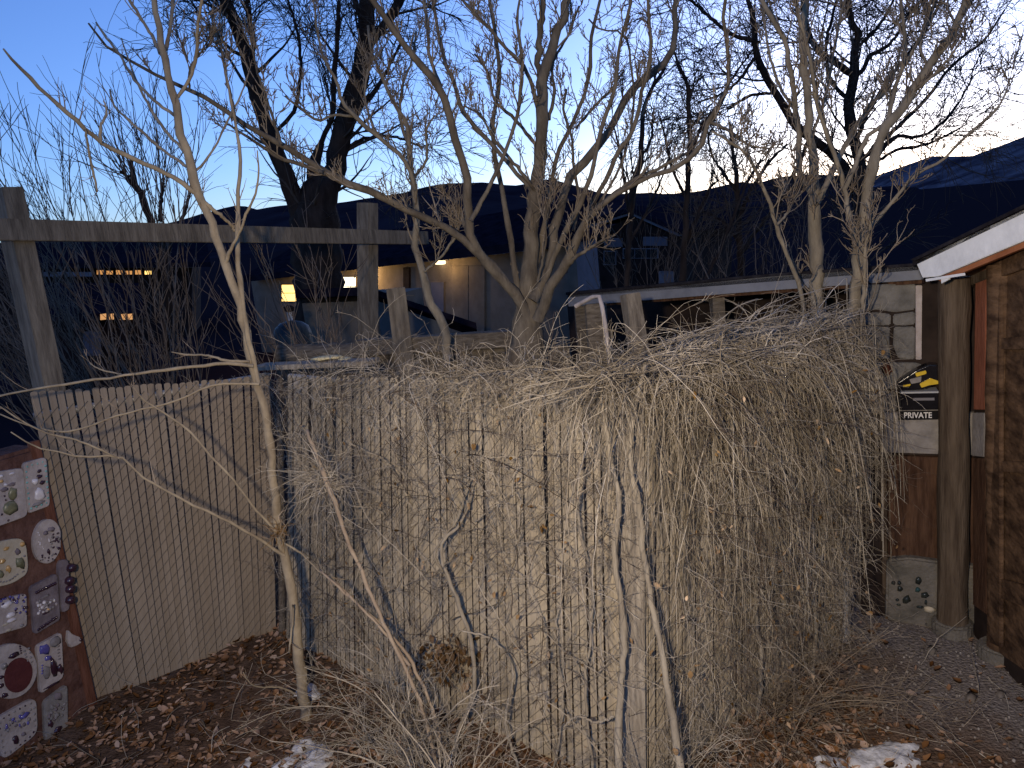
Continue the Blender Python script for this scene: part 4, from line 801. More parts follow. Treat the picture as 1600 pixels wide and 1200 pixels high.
tree("bare_tree", "leaning pale bare tree between the vine and the shed", "tree",
     ([(1318, 960, 24), (1320, 800, 24), (1323, 660, 24), (1328, 560, 24), (1335, 480, 23), (1340, 420, 22), (1346, 370, 22), (1352, 330, 21), (1357, 297, 20), (1366, 250, 19), (1379, 217, 18), (1400, 180, 17), (1425, 145, 16), (1450, 105, 16), (1470, 77, 15), (1490, 50, 14), (1505, 15, 13), (1513, -15, 12), (1530, -90, 7)], 4.15, 4.2, 50, 0),
     [([(1345, 395, 8), (1325, 325, 9), (1322, 300, 9), (1340, 250, 8), (1355, 215, 8), (1385, 190, 7), (1392, 150, 5)], 4.15, 4.3), ([(1385, 205, 8), (1397, 150, 8), (1407, 117, 7), (1412, 100, 7), (1410, 25, 6), (1407, -5, 6), (1405, -60, 3)], 4.2, 4.4), ([(1414, 100, 5), (1437, 57, 5), (1457, 20, 5), (1465, 0, 4), (1475, -40, 3)], 4.35, 4.5),
      ([(1346, 372, 7), (1385, 332, 7), (1412, 300, 6), (1437, 270, 6), (1470, 252, 5), (1500, 217, 5), (1525, 195, 4), (1555, 167, 4), (1575, 135, 2.5)], 4.15, 3.9), ([(1425, 145, 6), (1460, 115, 5), (1485, 90, 4), (1505, 60, 3)], 4.2, 4.0), ([(1450, 105, 5), (1440, 60, 5), (1445, 10, 4)], 4.2, 4.5), ([(1500, 25, 5), (1530, -10, 4)], 4.2, 4.0),
      ([(1334, 545, 7), (1345, 500, 8), (1350, 440, 8), (1354, 400, 7), (1358, 365, 6), (1365, 340, 4)], 4.05, 4.0)], KN, M_bark, M_twig, P(1318, 1000, 4.15) * A([1, 1, 0]), "bare trees inside and beside the fence", 10, 24)
# background stems
BG = [TW(K=7, L=(.25, .9), ang=(35, 10), up=.08, wig=.09, N=8, rf=.45, rmin=.005, rmax=.012, t0=.2, up0=.2), TW(K=4, L=(.1, .4), ang=(35, 12), up=.06, wig=.12, N=6, rf=.7, rmin=.0045, rmax=.007)]
tree("bare_tree", "slender dark bare tree standing behind the blue grey fascia", "tree",
     ([(978, 500, 11), (980, 430, 11), (985, 340, 11), (988, 297, 11), (1000, 250, 10), (1002, 212, 9), (1007, 170, 8), (1020, 137, 7), (1035, 112, 6), (1045, 80, 4)], 8.5, 8.5, 30, 0),
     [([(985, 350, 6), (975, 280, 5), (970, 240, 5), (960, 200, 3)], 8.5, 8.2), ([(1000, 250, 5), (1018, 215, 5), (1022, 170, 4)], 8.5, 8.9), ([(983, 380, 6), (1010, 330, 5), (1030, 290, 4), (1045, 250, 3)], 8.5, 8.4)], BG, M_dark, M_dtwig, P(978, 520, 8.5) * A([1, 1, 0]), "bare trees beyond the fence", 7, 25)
tree("bare_tree", "forked dark bare tree in front of the bright gap in the ridge", "tree",
     ([(1062, 500, 16), (1066, 440, 15), (1070, 370, 12), (1074, 297, 10), (1077, 225, 9), (1077, 175, 8), (1073, 130, 7), (1060, 100, 5), (1050, 70, 3)], 9, 9, 30, 0),
     [([(1070, 380, 9), (1088, 340, 8), (1100, 315, 7), (1115, 285, 5)], 9, 9.3), ([(1076, 245, 6), (1095, 200, 6), (1120, 165, 5), (1150, 115, 4), (1175, 80, 3)], 9, 9.2), ([(1072, 310, 6), (1050, 260, 5), (1040, 220, 4), (1030, 180, 3)], 9, 8.7), ([(1100, 440, 8), (1125, 390, 7), (1150, 330, 6), (1165, 290, 5), (1190, 250, 4)], 9, 9.4)], BG, M_dark, M_dtwig, P(1062, 520, 9) * A([1, 1, 0]), "bare trees beyond the fence", 7, 26)
tree("bare_tree", "tangled dark bare tree in the gap between the two pale trunks and the centre", "tree",
     ([(1160, 500, 14), (1158, 430, 13), (1155, 360, 12), (1152, 300, 10), (1150, 270, 8), (1145, 230, 6), (1140, 190, 4)], 10, 10, 30, 0),
     [([(1155, 340, 7), (1175, 295, 7), (1200, 255, 6), (1230, 225, 4)], 10, 10), ([(1152, 300, 6), (1130, 270, 6), (1112, 240, 4), (1105, 200, 3)], 10, 9.6), ([(1157, 400, 8), (1190, 350, 7), (1215, 320, 6), (1240, 290, 5)], 10, 10.5), ([(1157, 380, 7), (1120, 340, 6), (1090, 325, 5)], 10, 10.5)],
     [TW(K=9, L=(.3, 1.1), ang=(38, 14), up=.06, wig=.10, N=8, rf=.45, rmin=.005, rmax=.012, t0=.15), TW(K=5, L=(.15, .5), ang=(38, 14), up=.04, wig=.14, N=6, rf=.7, rmin=.0045, rmax=.007)], M_dark, M_dtwig, P(1160, 520, 10) * A([1, 1, 0]), "bare trees beyond the fence", 7, 27)
ELM = [TW(K=11, L=(.5, 1.8), ang=(48, 16), up=.03, wig=.10, N=10, rf=.35, rmin=.006, rmax=.03, t0=.34), TW(K=6, L=(.3, 1.1), ang=(40, 16), up=-.01, wig=.12, N=9, rf=.55, rmin=.005, rmax=.012), TW(K=3, L=(.2, .7), ang=(36, 16), up=-.02, wig=.14, N=7, rf=.8, rmin=.0038, rmax=.006, droop=-.12)]
tree("elm_tree", "big black trunked elm with two massive limbs behind the beam", "tree",
     ([(502, 620, 86), (500, 540, 80), (499, 470, 72), (496, 400, 72), (493, 340, 70), (501, 300, 52), (520, 275, 34), (528, 237, 31), (540, 187, 29), (560, 125, 27), (571, 62, 25), (573, 25, 24), (574, -20, 22), (580, -90, 14)], 11, 11, 46, 0),
     [([(482, 390, 40), (470, 330, 32), (456, 297, 28), (437, 250, 25), (420, 210, 23), (405, 160, 22), (393, 120, 21), (380, 70, 19), (366, 35, 18), (352, 0, 17), (335, -60, 10)], 11, 10.4), ([(574, 75, 13), (585, 57, 14), (602, 37, 14), (625, 2, 13), (645, -40, 9)], 11, 11.4), ([(505, 300, 24), (493, 285, 26), (490, 262, 22), (500, 225, 9), (517, 187, 8), (523, 130, 8), (527, 60, 7), (530, 0, 5)], 11, 10.7),
      ([(392, 120, 8), (395, 60, 8), (388, 20, 6), (385, -10, 4)], 10.6, 10.4), ([(393, 85, 5), (368, 82, 5), (345, 60, 4), (332, 40, 3)], 10.5, 10), ([(571, 40, 9), (556, 5, 8), (548, -30, 6)], 11, 11.5), ([(540, 190, 8), (580, 150, 7), (610, 100, 5), (630, 60, 4)], 11, 11.3), ([(425, 215, 6), (460, 170, 6), (470, 110, 5), (465, 50, 4), (450, 0, 3)], 10.8, 11), ([(540, 230, 6), (575, 215, 5), (620, 215, 4), (660, 230, 3)], 11, 11.4)],
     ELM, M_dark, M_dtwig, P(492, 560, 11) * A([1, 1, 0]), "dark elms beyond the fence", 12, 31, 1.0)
tree("elm_tree", "twisted black elm with a dense twig haze against the bright sky at right", "tree",
     ([(1348, 520, 40), (1347, 450, 36), (1345, 400, 32), (1344, 330, 28), (1343, 295, 24), (1342, 240, 19), (1331, 207, 20), (1328, 150, 18), (1335, 115, 15), (1336, 75, 13), (1342, 57, 12), (1331, 37, 11), (1325, 0, 9), (1330, -60, 6)], 10.5, 10.5, 46, 0),
     [([(1345, 305, 20), (1325, 275, 19), (1310, 250, 18), (1295, 235, 17), (1270, 217, 17), (1242, 195, 16), (1225, 167, 15), (1207, 140, 13), (1198, 122, 12), (1185, 100, 11), (1177, 62, 11), (1175, 25, 9), (1167, 0, 8), (1160, -50, 5)], 10.5, 9.6), ([(1335, 118, 12), (1312, 100, 12), (1282, 82, 12), (1265, 55, 9), (1255, 20, 7), (1250, -30, 4)], 10.5, 10), ([(1178, 64, 7), (1150, 55, 7), (1112, 30, 6), (1082, 5, 5), (1050, -20, 4)], 9.7, 9.2),
      ([(1336, 118, 8), (1350, 108, 8), (1360, 87, 8), (1378, 78, 7), (1400, 55, 5), (1420, 20, 4)], 10.5, 10.8), ([(1346, 290, 9), (1385, 225, 9), (1400, 213, 7), (1430, 215, 6), (1470, 195, 5), (1500, 160, 4), (1520, 120, 3)], 10.5, 10.2), ([(1345, 250, 8), (1400, 200, 7), (1450, 150, 6), (1490, 100, 5), (1540, 60, 4), (1570, 15, 3)], 10.5, 11), ([(1332, 160, 8), (1300, 130, 7), (1290, 80, 6), (1300, 30, 5), (1310, -10, 4)], 10.5, 11),
      ([(1265, 215, 8), (1240, 270, 7), (1225, 300, 6), (1210, 330, 4)], 10, 9.8), ([(1180, 90, 6), (1150, 130, 5), (1120, 150, 4), (1090, 160, 3)], 9.7, 9.4), ([(1344, 200, 7), (1385, 130, 6), (1430, 70, 6), (1460, 20, 5), (1480, -30, 3)], 10.5, 11.2), ([(1345, 270, 7), (1400, 235, 6), (1450, 225, 5), (1500, 200, 3)], 10.5, 10.4), ([(1210, 145, 6), (1170, 150, 5), (1140, 170, 4)], 9.8, 10.2), ([(1335, 80, 6), (1380, 30, 5), (1400, -10, 4)], 10.5, 10.7)],
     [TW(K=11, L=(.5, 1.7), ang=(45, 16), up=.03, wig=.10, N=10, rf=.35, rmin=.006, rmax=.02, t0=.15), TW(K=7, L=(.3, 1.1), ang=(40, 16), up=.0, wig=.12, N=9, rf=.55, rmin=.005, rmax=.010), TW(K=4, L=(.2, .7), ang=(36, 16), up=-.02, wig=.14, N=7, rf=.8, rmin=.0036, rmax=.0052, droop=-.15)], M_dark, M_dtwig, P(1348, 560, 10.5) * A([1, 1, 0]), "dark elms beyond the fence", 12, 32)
# whip thickets at left
def thicket(label, base, n_, spreadx, h, seed, grp="whip thickets beyond the left fence", r=.010, cx=0):
    root = empty("bare_shrub", base, label, "shrub", grp); g = np.random.default_rng(seed)
    st = np.tile(base, (n_, 1)) + g.normal(0, .10, (n_, 3)) * A([1, 1, 0]); tx = g.uniform(spreadx[0], spreadx[1], n_)
    d = np.column_stack([tx, g.normal(0, .22, n_), np.ones(n_)]); L = g.uniform(h[0], h[1], n_)
    w = walk(st, d, L, 16, .035, .012, g); rad = np.linspace(1, .25, 16)[None] * g.uniform(.6, 1.2, (n_, 1)) * r
    for k in range(min(6, n_)): tubes("stem", [(w[k], rad[k] * 1.25)], M_whip, root, 6)
    c1 = grow((w, rad), 7, (.3, 1.2), (22, 8), g, up=.03, wig=.06, N=9, rf=.55, rmin=.0035, rmax=.006, t0=.25)
    c2 = grow(c1, 4, (.1, .5), (26, 10), g, up=.02, wig=.08, N=6, rf=.8, rmin=.003, rmax=.0045)
    o = tubes("twigs", [(w[6:], rad[6:]), c1, c2], M_whip, root, 3); o['kind'] = 'stuff'
    return root
b = P(268, 562, 6.6); thicket("fan of long bare whips rising behind the left fence corner", b * A([1, 1, 0]), 34, (-.62, .12), (2.6, 4.3), 41)
b = P(120, 570, 7.6); thicket("loose bare whips leaning left beside the beam's left post", b * A([1, 1, 0]), 22, (-.5, .1), (2.4, 4.0), 42)
b = P(520, 560, 6.4); thicket("short dark stems around the tall grey post", b * A([1, 1, 0]), 9, (-.28, .22), (1.6, 2.9), 43, r=.013)
b = P(1010, 480, 11); thicket("grey brush screening the gabled house", b * A([1, 1, 0]), 12, (-.5, .5), (1.6, 3.0), 44, r=.011)
b = P(1210, 470, 9); thicket("brush standing above the blue grey fascia", b * A([1, 1, 0]), 10, (-.5, .5), (1.4, 2.6), 45, r=.011)
tree("stump_tree", "short dark pollarded trunk among the whips at left", "tree", ([(258, 560, 16), (262, 480, 16), (255, 400, 15), (240, 350, 13), (226, 320, 12), (214, 292, 12), (207, 268, 9), (205, 250, 5)], 7.0, 7.0, 26, 0),
     [([(212, 290, 7), (198, 278, 7), (188, 268, 5)], 7, 6.9), ([(250, 345, 8), (252, 310, 7), (256, 285, 5)], 7, 7.1), ([(258, 420, 7), (270, 370, 6), (290, 330, 5), (300, 290, 3)], 7, 7.2)],
     [TW(K=9, L=(.4, 1.3), ang=(25, 10), up=.06, wig=.05, N=9, rf=.35, rmin=.0035, rmax=.006, t0=.4, up0=.5), TW(K=4, L=(.1, .4), ang=(28, 10), up=.03, wig=.08, N=6, rf=.8, rmin=.003, rmax=.0045)], M_dark, M_whip, P(258, 580, 7) * A([1, 1, 0]), "dark elms beyond the fence", 8, 46)

# ------------------------------------------------------------------ dead vine over the fence
def lerp(a, b, t): return A(a) + (A(b) - A(a)) * np.asarray(t)[:, None]
def leaves_np(p, size, g, curl=.25, flat=False):
    """curled leaf: 8 verts, 6 faces each"""
    M = len(p); T = A([[0, 0, 0], [.30, .26, .10], [.34, 0, -.06], [.30, -.26, .10], [.70, .20, .12], [.72, 0, -.02], [.70, -.20, .12], [1, 0, .14]])
    T = np.repeat(T[None], M, 0); T[:, :, 2] *= g.uniform(.3, 2.2, (M, 1)) * curl / .25; T[:, :, 1] *= g.uniform(.6, 1.3, (M, 1)); T[:, :, 0] -= .5
    T += g.normal(0, .03, T.shape)
    if flat:
        a = g.uniform(0, 6.28, M); f = np.column_stack([np.cos(a), np.sin(a), g.normal(0, .25, M)])
        nrm = np.column_stack([g.normal(0, .3, M), g.normal(0, .3, M), np.ones(M)])
    else:
        f = np.column_stack([g.normal(0, .5, M), g.normal(0, .5, M), g.normal(-.7, .5, M)]); nrm = g.standard_normal((M, 3))
    f = unit(f); s = unit(np.cross(nrm, f)); n_ = np.cross(f, s)
    V = p[:, None] + size[:, None, None] * (T[:, :, :1] * f[:, None] + T[:, :, 1:2] * s[:, None] + T[:, :, 2:] * n_[:, None])
    base = (np.arange(M) * 8)[:, None]
    tri = A([[0, 2, 1], [0, 3, 2], [4, 5, 7], [5, 6, 7]]); quad = A([[1, 2, 5, 4], [2, 3, 6, 5]])
    return V.reshape(-1, 3), [(base[:, None] + quad[None]).reshape(-1, 4), (base[:, None] + tri[None]).reshape(-1, 3)]
def keep_out(w, zmin=.015):
    w[..., 2] = np.maximum(w[..., 2], zmin + gz(w[..., 0], w[..., 1])); return w
def push_front(w, pl0, nrm, dmin):
    """keeps strands on the near side of a fence run while they hang below its top"""
    d = np.sum((w - pl0) * nrm, -1); low = w[..., 2] < 1.72
    fix = np.where(low & (d < dmin), dmin - d, 0); return w + fix[..., None] * nrm
gv = np.random.default_rng(77)
def squash(w, o, n_, lim):
    """keeps a draped strand within reach of the fence: soft limit of its distance along n_"""
    d = np.sum((w - o) * n_, -1); L_ = np.asarray(lim)[:, None] if np.ndim(lim) else lim
    return w + (np.where(d > 0, L_ * np.tanh(np.maximum(d, 0) / L_), d) - d)[..., None] * n_
topR = lambda t: lerp(FR0t, FR1t, t); topC = lambda t: lerp(FC0t, FC1t, t)
vine = empty("dead_vine", FR0 * A([1, 1, 0]), "thick mass of dead vine weeping over the right fence run", "vine")
gs = []
# weeping strands, rooted all along the top, arching out and down
M = 1500
t = gv.beta(1.3, 1.2, M) * 1.02 - .06
p = topR(t) + gv.normal(0, .10, (M, 1)) * nR + np.column_stack([np.zeros(M), np.zeros(M), gv.uniform(-.10, .14, M) + .07 * np.exp(-((t - .75) / .35)**2)])
d = nR * gv.normal(.38, .22, (M, 1)) + uR * gv.normal(.30, .40, (M, 1)) + A([0, 0, 1.0]) * gv.normal(.18, .32, (M, 1))
L = gv.uniform(.25, 1.0, M) + gv.uniform(0, 1, M) ** 1.8 * 1.0
w = walk(p, d, L, 20, .125, -.14, gv, -.12)
w = squash(w, A([0, 0, 1.76]), A([0, 0, 1.0]), gv.uniform(.03, .34, M))
w = squash(squash(w, FR0, nR, gv.uniform(.05, .34, M) * (1 - .6 * np.clip(t, 0, 1))), FR1 - uR * .16, uR, gv.uniform(.04, .20, M))
w = keep_out(push_front(w, FR0, nR, .03)); r = np.linspace(1, .45, 20)[None] * (.0012 + .0030 * gv.random((M, 1)) ** 2.2); gs.append((w, r))
weep = (w, r)
gs.append(grow(weep, 3, (.05, .32), (38, 16), gv, up=-.05, wig=.14, N=8, rf=.7, rmin=.0009, rmax=.0017, droop=-.1))
# short snarled shoots all through the mass
M = 2300
t = np.clip(gv.beta(1.5, .95, M), 0, .995); z = 1.75 * gv.beta(1.3, .9, M)
p = lerp(FR0, FR1, t) + (topR(t) - lerp(FR0, FR1, t)) * (z / 1.75)[:, None] + nR * gv.uniform(.015, .16, (M, 1)) * (0.3 + z / 1.7)[:, None]
d = gv.standard_normal((M, 3)) * .6 + A([0, 0, -.8]) + uR * .15
w = keep_out(push_front(walk(p, d, gv.uniform(.08, .42, M), 10, .24, -.05, gv), FR0, nR, .02)); gs.append((w, np.linspace(1, .5, 10)[None] * gv.uniform(.0009, .0018, (M, 1))))
# crown tuft along the top of the run, loops and upward shoots
M = 620
t = gv.uniform(-.22, 1.02, M)
p = topR(t) + gv.normal(.02, .14, (M, 1)) * nR + np.column_stack([np.zeros(M), np.zeros(M), gv.uniform(-.06, .12, M)])
d = gv.standard_normal((M, 3)) * A([.8, .8, .5]) + A([0, 0, .35])
w = keep_out(squash(squash(squash(walk(p, d, gv.uniform(.15, .55, M), 14, .17, -.10, gv, -.06), A([0, 0, 1.76]), A([0, 0, 1.0]), gv.uniform(.04, .42, M)), FR0, nR, gv.uniform(.08, .3, M)), FR1 - uR * .14, uR, .14)); gs.append((w, np.linspace(1, .45, 14)[None] * gv.uniform(.0011, .0023, (M, 1))))
gs.append(grow(gs[-1], 3, (.03, .16), (40, 16), gv, up=.02, wig=.15, N=5, rf=.75, rmin=.0010, rmax=.0017))
# long pale single canes thrown outwards
M = 46
t = gv.uniform(-.02, .98, M); p = topR(t) + nR * gv.uniform(.05, .25, (M, 1)) + A([0, 0, .04])
d = nR * gv.normal(.5, .2, (M, 1)) + uR * gv.normal(.65, .4, (M, 1)) + A([0, 0, 1.0]) * gv.normal(.2, .25, (M, 1))
w = keep_out(push_front(squash(squash(squash(walk(p, d, gv.uniform(.7, 1.9, M), 22, .06, -.11, gv, -.05), A([0, 0, 1.76]), A([0, 0, 1.0]), gv.uniform(.08, .3, M)), FR0, nR, gv.uniform(.2, .45, M) * (1 - .5 * np.clip(t, 0, 1))), FR1 - uR * .12, uR, gv.uniform(.08, .38, M)), FR0, nR, .08)); canes = (w, np.linspace(1, .5, 22)[None] * gv.uniform(.0024, .0036, (M, 1)))
gs += [canes, grow(canes, 9, (.04, .22), (42, 14), gv, up=-.02, wig=.12, N=6, rf=.5, rmin=.0011, rmax=.0018)]
o = tubes("tendrils", gs, M_vine, vine, 3); o['kind'] = 'stuff'
M = 420; t = gv.beta(1.2, 1.1, M); z = 1.78 * gv.beta(1.4, .9, M)
p = lerp(FR0, FR1, t) + (topR(t) - lerp(FR0, FR1, t)) * (z / 1.75)[:, None] + nR * gv.uniform(.05, .30, (M, 1)) * (1 - .5 * t)[:, None]
w = keep_out(push_front(walk(p, gv.standard_normal((M, 3)) + A([.2, 0, -.4]), gv.uniform(.12, .6, M), 12, .18, -.05, gv), FR0, nR, .03)); w = squash(w, FR1 - uR * .12, uR, .15)
dk = (w, np.linspace(1, .5, 12)[None] * gv.uniform(.0009, .0023, (M, 1)))
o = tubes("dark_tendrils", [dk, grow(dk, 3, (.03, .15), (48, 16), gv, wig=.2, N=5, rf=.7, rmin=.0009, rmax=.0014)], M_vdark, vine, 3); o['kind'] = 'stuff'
# woody stems climbing the corner post
def vstem(pix, d0, d1, par, n=40, mtl=M_vstem):
    a = A(pix, float); dd = np.linspace(d0, d1, len(a)); w_ = A([P(x, y, q) for (x, y, _), q in zip(a, dd)]); r_ = a[:, 2] / 2 / F * dd * (.5 if mtl is M_vstem else 1)
    q = resample(np.column_stack([w_, r_]), n); q[1:-1, :3] += gv.normal(0, .0025, (n - 2, 3))
    return tubes("stem", [(q[:, :3], q[:, 3] * (1 + .08 * gv.standard_normal(n)))], mtl, par, 9, True)
vstem([(1072, 1290, 30), (1062, 1200, 30), (1050, 1110, 28), (1038, 1040, 24), (1022, 960, 22), (1008, 880, 20), (1000, 800, 18), (985, 720, 16), (992, 640, 14), (1010, 570, 12)], 2.80, 2.86, vine)
vstem([(968, 1290, 32), (966, 1180, 30), (968, 1100, 26), (975, 1020, 24), (970, 940, 22), (960, 860, 20), (968, 780, 18), (950, 700, 14), (940, 620, 10)], 2.84, 2.86, vine)
vstem([(960, 1120, 8), (930, 1128, 9), (905, 1120, 8), (880, 1135, 6)], 2.86, 2.95, vine)
vstem([(1180, 1140, 14), (1190, 1040, 14), (1180, 930, 13), (1195, 820, 12), (1185, 720, 11), (1200, 620, 9)], 3.38, 3.5, vine)
vstem([(1270, 1060, 15), (1275, 960, 15), (1262, 850, 14), (1280, 740, 12), (1270, 640, 10), (1285, 560, 8)], 3.7, 3.75, vine)
M = 190; t = gv.uniform(-.05, 1.0, M); z = gv.uniform(.05, 1.8, M); p = lerp(FR0, FR1, t) * A([1, 1, 0]) + nR * gv.uniform(.04, .34, (M, 1)) + np.column_stack([np.zeros(M), np.zeros(M), z])
o = link("dead_leaves", mesh_np("dead_leaves", *leaves_np(p, gv.uniform(.012, .042, M), gv)), M_leafv, vine); o['kind'] = 'stuff'

thin = empty("dead_vine", FC0 * A([1, 1, 0]), "thin open net of dead vine clinging to the middle fence run", "vine")
gs = []
def onC(t, z, off): return lerp(FC0, FC1, t) + (topC(t) - lerp(FC0, FC1, t)) * (np.asarray(z) / 1.75)[:, None] + nC * np.asarray(off)[:, None]
dens = lambda M: np.clip(gv.beta(1.25, .95, M), .005, .995)
# fine snarls pressed to the slats
M = 700
t = dens(M); z = 1.72 * np.clip(gv.beta(1.5, .85, M), .02, .99)
d = uC * gv.normal(.35, .8, (M, 1)) + A([0, 0, 1.0]) * gv.normal(.2, .9, (M, 1)) + nC * gv.normal(.05, .22, (M, 1))
w = keep_out(push_front(walk(onC(t, z, gv.uniform(.012, .08, M)), d, gv.uniform(.08, .42, M), 12, .22, -.015, gv), FC0, nC, .014)); gs.append((w, np.linspace(1, .5, 12)[None] * gv.uniform(.0008, .0018, (M, 1))))
gs.append(grow(gs[-1], 2, (.03, .16), (48, 16), gv, up=.0, wig=.2, N=5, rf=.7, rmin=.0009, rmax=.0014))
# longer diagonal runners climbing to the right
M = 75
t = gv.uniform(.02, .95, M); z = gv.uniform(.02, 1.2, M)
d = uC * gv.normal(.7, .45, (M, 1)) + A([0, 0, 1.0]) * gv.normal(.7, .35, (M, 1)) + nC * .1
w = keep_out(push_front(walk(onC(t, z, gv.uniform(.015, .06, M)), d, gv.uniform(.35, 1.1, M), 20, .11, -.015, gv), FC0, nC, .02)); runners = (w, np.linspace(1, .5, 20)[None] * gv.uniform(.0014, .0034, (M, 1)))
gs += [runners, grow(runners, 9, (.04, .25), (45, 15), gv, up=-.02, wig=.16, N=6, rf=.5, rmin=.0010, rmax=.0016)]
# fringe on the top edge
M = 700
t = np.clip(gv.beta(1.4, .8, M), 0, 1.02)
d = gv.standard_normal((M, 3)) * A([.8, .7, .5]) + nC * .35 + A([0, 0, .25]) * gv.normal(1, .8, (M, 1))
w = keep_out(walk(topC(t) + nC * gv.normal(.0, .07, (M, 1)) + np.column_stack([np.zeros(M), np.zeros(M), gv.uniform(-.10, .05, M)]), d, gv.uniform(.06, .32, M), 12, .2, -.08, gv, -.05)); w = squash(w, FC0, nC, gv.uniform(.03, .16, M)); gs.append((w, np.linspace(1, .5, 12)[None] * gv.uniform(.0010, .0021, (M, 1))))
gs.append(grow(gs[-1], 2, (.03, .14), (42, 14), gv, up=.0, wig=.18, N=5, rf=.75, rmin=.0009, rmax=.0015))
# hanging strands
M = 110
t = np.clip(gv.beta(2.6, .8, M), 0, 1.0)
d = nC * gv.normal(.5, .3, (M, 1)) + uC * gv.normal(.1, .6, (M, 1)) + A([0, 0, 1.0]) * gv.normal(.2, .4, (M, 1))
w = keep_out(push_front(squash(walk(topC(t), d, gv.uniform(.2, 1.0, M), 18, .12, -.13, gv, -.08), FC0, nC, gv.uniform(.04, .2, M)), FC0, nC, .02)); gs.append((w, np.linspace(1, .5, 18)[None] * gv.uniform(.0010, .0024, (M, 1))))
# arching canes standing above the fence top
M = 40
t = gv.uniform(.05, 1.1, M); d = gv.standard_normal((M, 3)) * .45 + A([0, 0, 1.0])
w = walk(topC(t) - nC * gv.uniform(-.05, .25, (M, 1)), d, gv.uniform(.2, .55, M), 14, .06, -.11, gv); up_ = (w, np.linspace(1, .5, 14)[None] * gv.uniform(.0014, .0026, (M, 1)))
gs += [up_, grow(up_, 5, (.03, .12), (42, 12), gv, up=.02, wig=.1, N=5, rf=.7, rmin=.0011, rmax=.0017)]
o = tubes("tendrils", gs, M_vine, thin, 3); o['kind'] = 'stuff'
M = 430
t = np.clip(gv.beta(.9, 1.15, M), .005, .995); z = 1.74 * np.clip(gv.beta(1.7, .8, M), .02, 1.0)
d = uC * gv.normal(.2, .8, (M, 1)) + A([0, 0, 1.0]) * gv.normal(-.1, .9, (M, 1)) + nC * gv.normal(.1, .25, (M, 1))
w = keep_out(push_front(walk(onC(t, z, gv.uniform(.012, .09, M)), d, gv.uniform(.08, .45, M), 12, .24, -.03, gv), FC0, nC, .014)); dk = (w, np.linspace(1, .5, 12)[None] * gv.uniform(.0009, .0021, (M, 1)))
M = 26; t = gv.uniform(.1, .95, M); z = gv.uniform(.3, 1.5, M)
w = keep_out(push_front(walk(onC(t, z, gv.uniform(.05, .2, M)), uC * gv.normal(.6, .7, (M, 1)) + A([0, 0, 1.0]) * gv.normal(.5, .4, (M, 1)) + nC * .2, gv.uniform(.4, .9, M), 18, .10, -.07, gv), FC0, nC, .03)); dl = (w, np.linspace(1, .5, 18)[None] * gv.uniform(.0016, .0028, (M, 1)))
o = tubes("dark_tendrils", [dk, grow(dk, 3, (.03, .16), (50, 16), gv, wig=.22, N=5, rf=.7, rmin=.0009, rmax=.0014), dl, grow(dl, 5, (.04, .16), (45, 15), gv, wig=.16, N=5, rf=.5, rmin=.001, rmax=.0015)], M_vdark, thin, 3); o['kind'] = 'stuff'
for pix, a, b in (([(722, 1240, 17), (712, 1160, 16), (740, 1080, 15), (735, 1000, 14), (700, 900, 12), (690, 850, 11), (720, 815, 10), (735, 780, 9), (760, 700, 7), (800, 640, 5)], 3.38, 3.55),
                  ([(640, 822, 12), (650, 815, 11), (636, 780, 9), (620, 745, 8), (600, 718, 8), (570, 705, 7), (545, 690, 5)], 3.85, 3.9), ([(605, 812, 8), (595, 800, 8), (570, 792, 7), (545, 788, 6), (540, 770, 5), (555, 750, 5)], 3.95, 4.0),
                  ([(700, 905, 10), (680, 870, 9), (715, 810, 8), (740, 740, 7), (790, 660, 5)], 3.55, 3.5), ([(820, 1230, 9), (790, 1120, 9), (800, 1040, 8), (770, 1000, 7), (720, 985, 6)], 3.2, 3.35),
                  ([(860, 1230, 8), (880, 1100, 8), (870, 980, 7), (890, 860, 6), (880, 760, 5), (900, 640, 4)], 3.15, 3.2), ([(930, 1240, 11), (915, 1090, 10), (925, 930, 9), (905, 800, 7), (930, 680, 5)], 3.0, 3.08)):
    vstem(pix, a, b, thin)
M = 190; t = dens(M); z = gv.uniform(.05, 1.75, M)
o = link("dead_leaves", mesh_np("dead_leaves", *leaves_np(onC(t, z, gv.uniform(.03, .12, M)), gv.uniform(.012, .04, M), gv)), M_leafv, thin); o['kind'] = 'stuff'

# dry shrub and stalks at the fence foot
def spray(name, label, base, n_, tilt, h, seed, r=.0028, mt=M_vine, fan=.5):
    root = empty(name, base, label, "shrub"); g = np.random.default_rng(seed)
    st = base + g.normal(0, .07, (n_, 3)) * A([1, 1, 0]) + A([0, 0, .01]); d = A(tilt) + g.normal(0, fan, (n_, 3)) * A([1, .7, .5])
    d[:, 2] = np.abs(d[:, 2]) + .25
    w = keep_out(walk(st, d, g.uniform(h[0], h[1], n_), 16, .08, -.045, g)); rad = np.linspace(1, .45, 16)[None] * g.uniform(.6, 1.3, (n_, 1)) * r
    for k in range(min(8, n_)): tubes("stem", [(w[k], rad[k] * 1.5)], mt, root, 5)
    c1 = grow((w, rad), 7, (.06, .35), (40, 15), g, up=-.01, wig=.14, N=8, rf=.6, rmin=.0011, rmax=.0018)
    c2 = grow(c1, 3, (.03, .12), (42, 15), g, up=.0, wig=.18, N=5, rf=.8, rmin=.0009, rmax=.0014)
    o_ = tubes("twigs", [(w[8:], rad[8:]), keep_out_g(c1), keep_out_g(c2)], mt, root, 3); o_['kind'] = 'stuff'
    return root
def keep_out_g(c): return keep_out(c[0]), c[1]
spray("dry_shrub", "tangled dry shrub arching at the foot of the middle fence run", G(650, 1185), 60, (-.1, .05, .75), (.35, 1.0), 61)
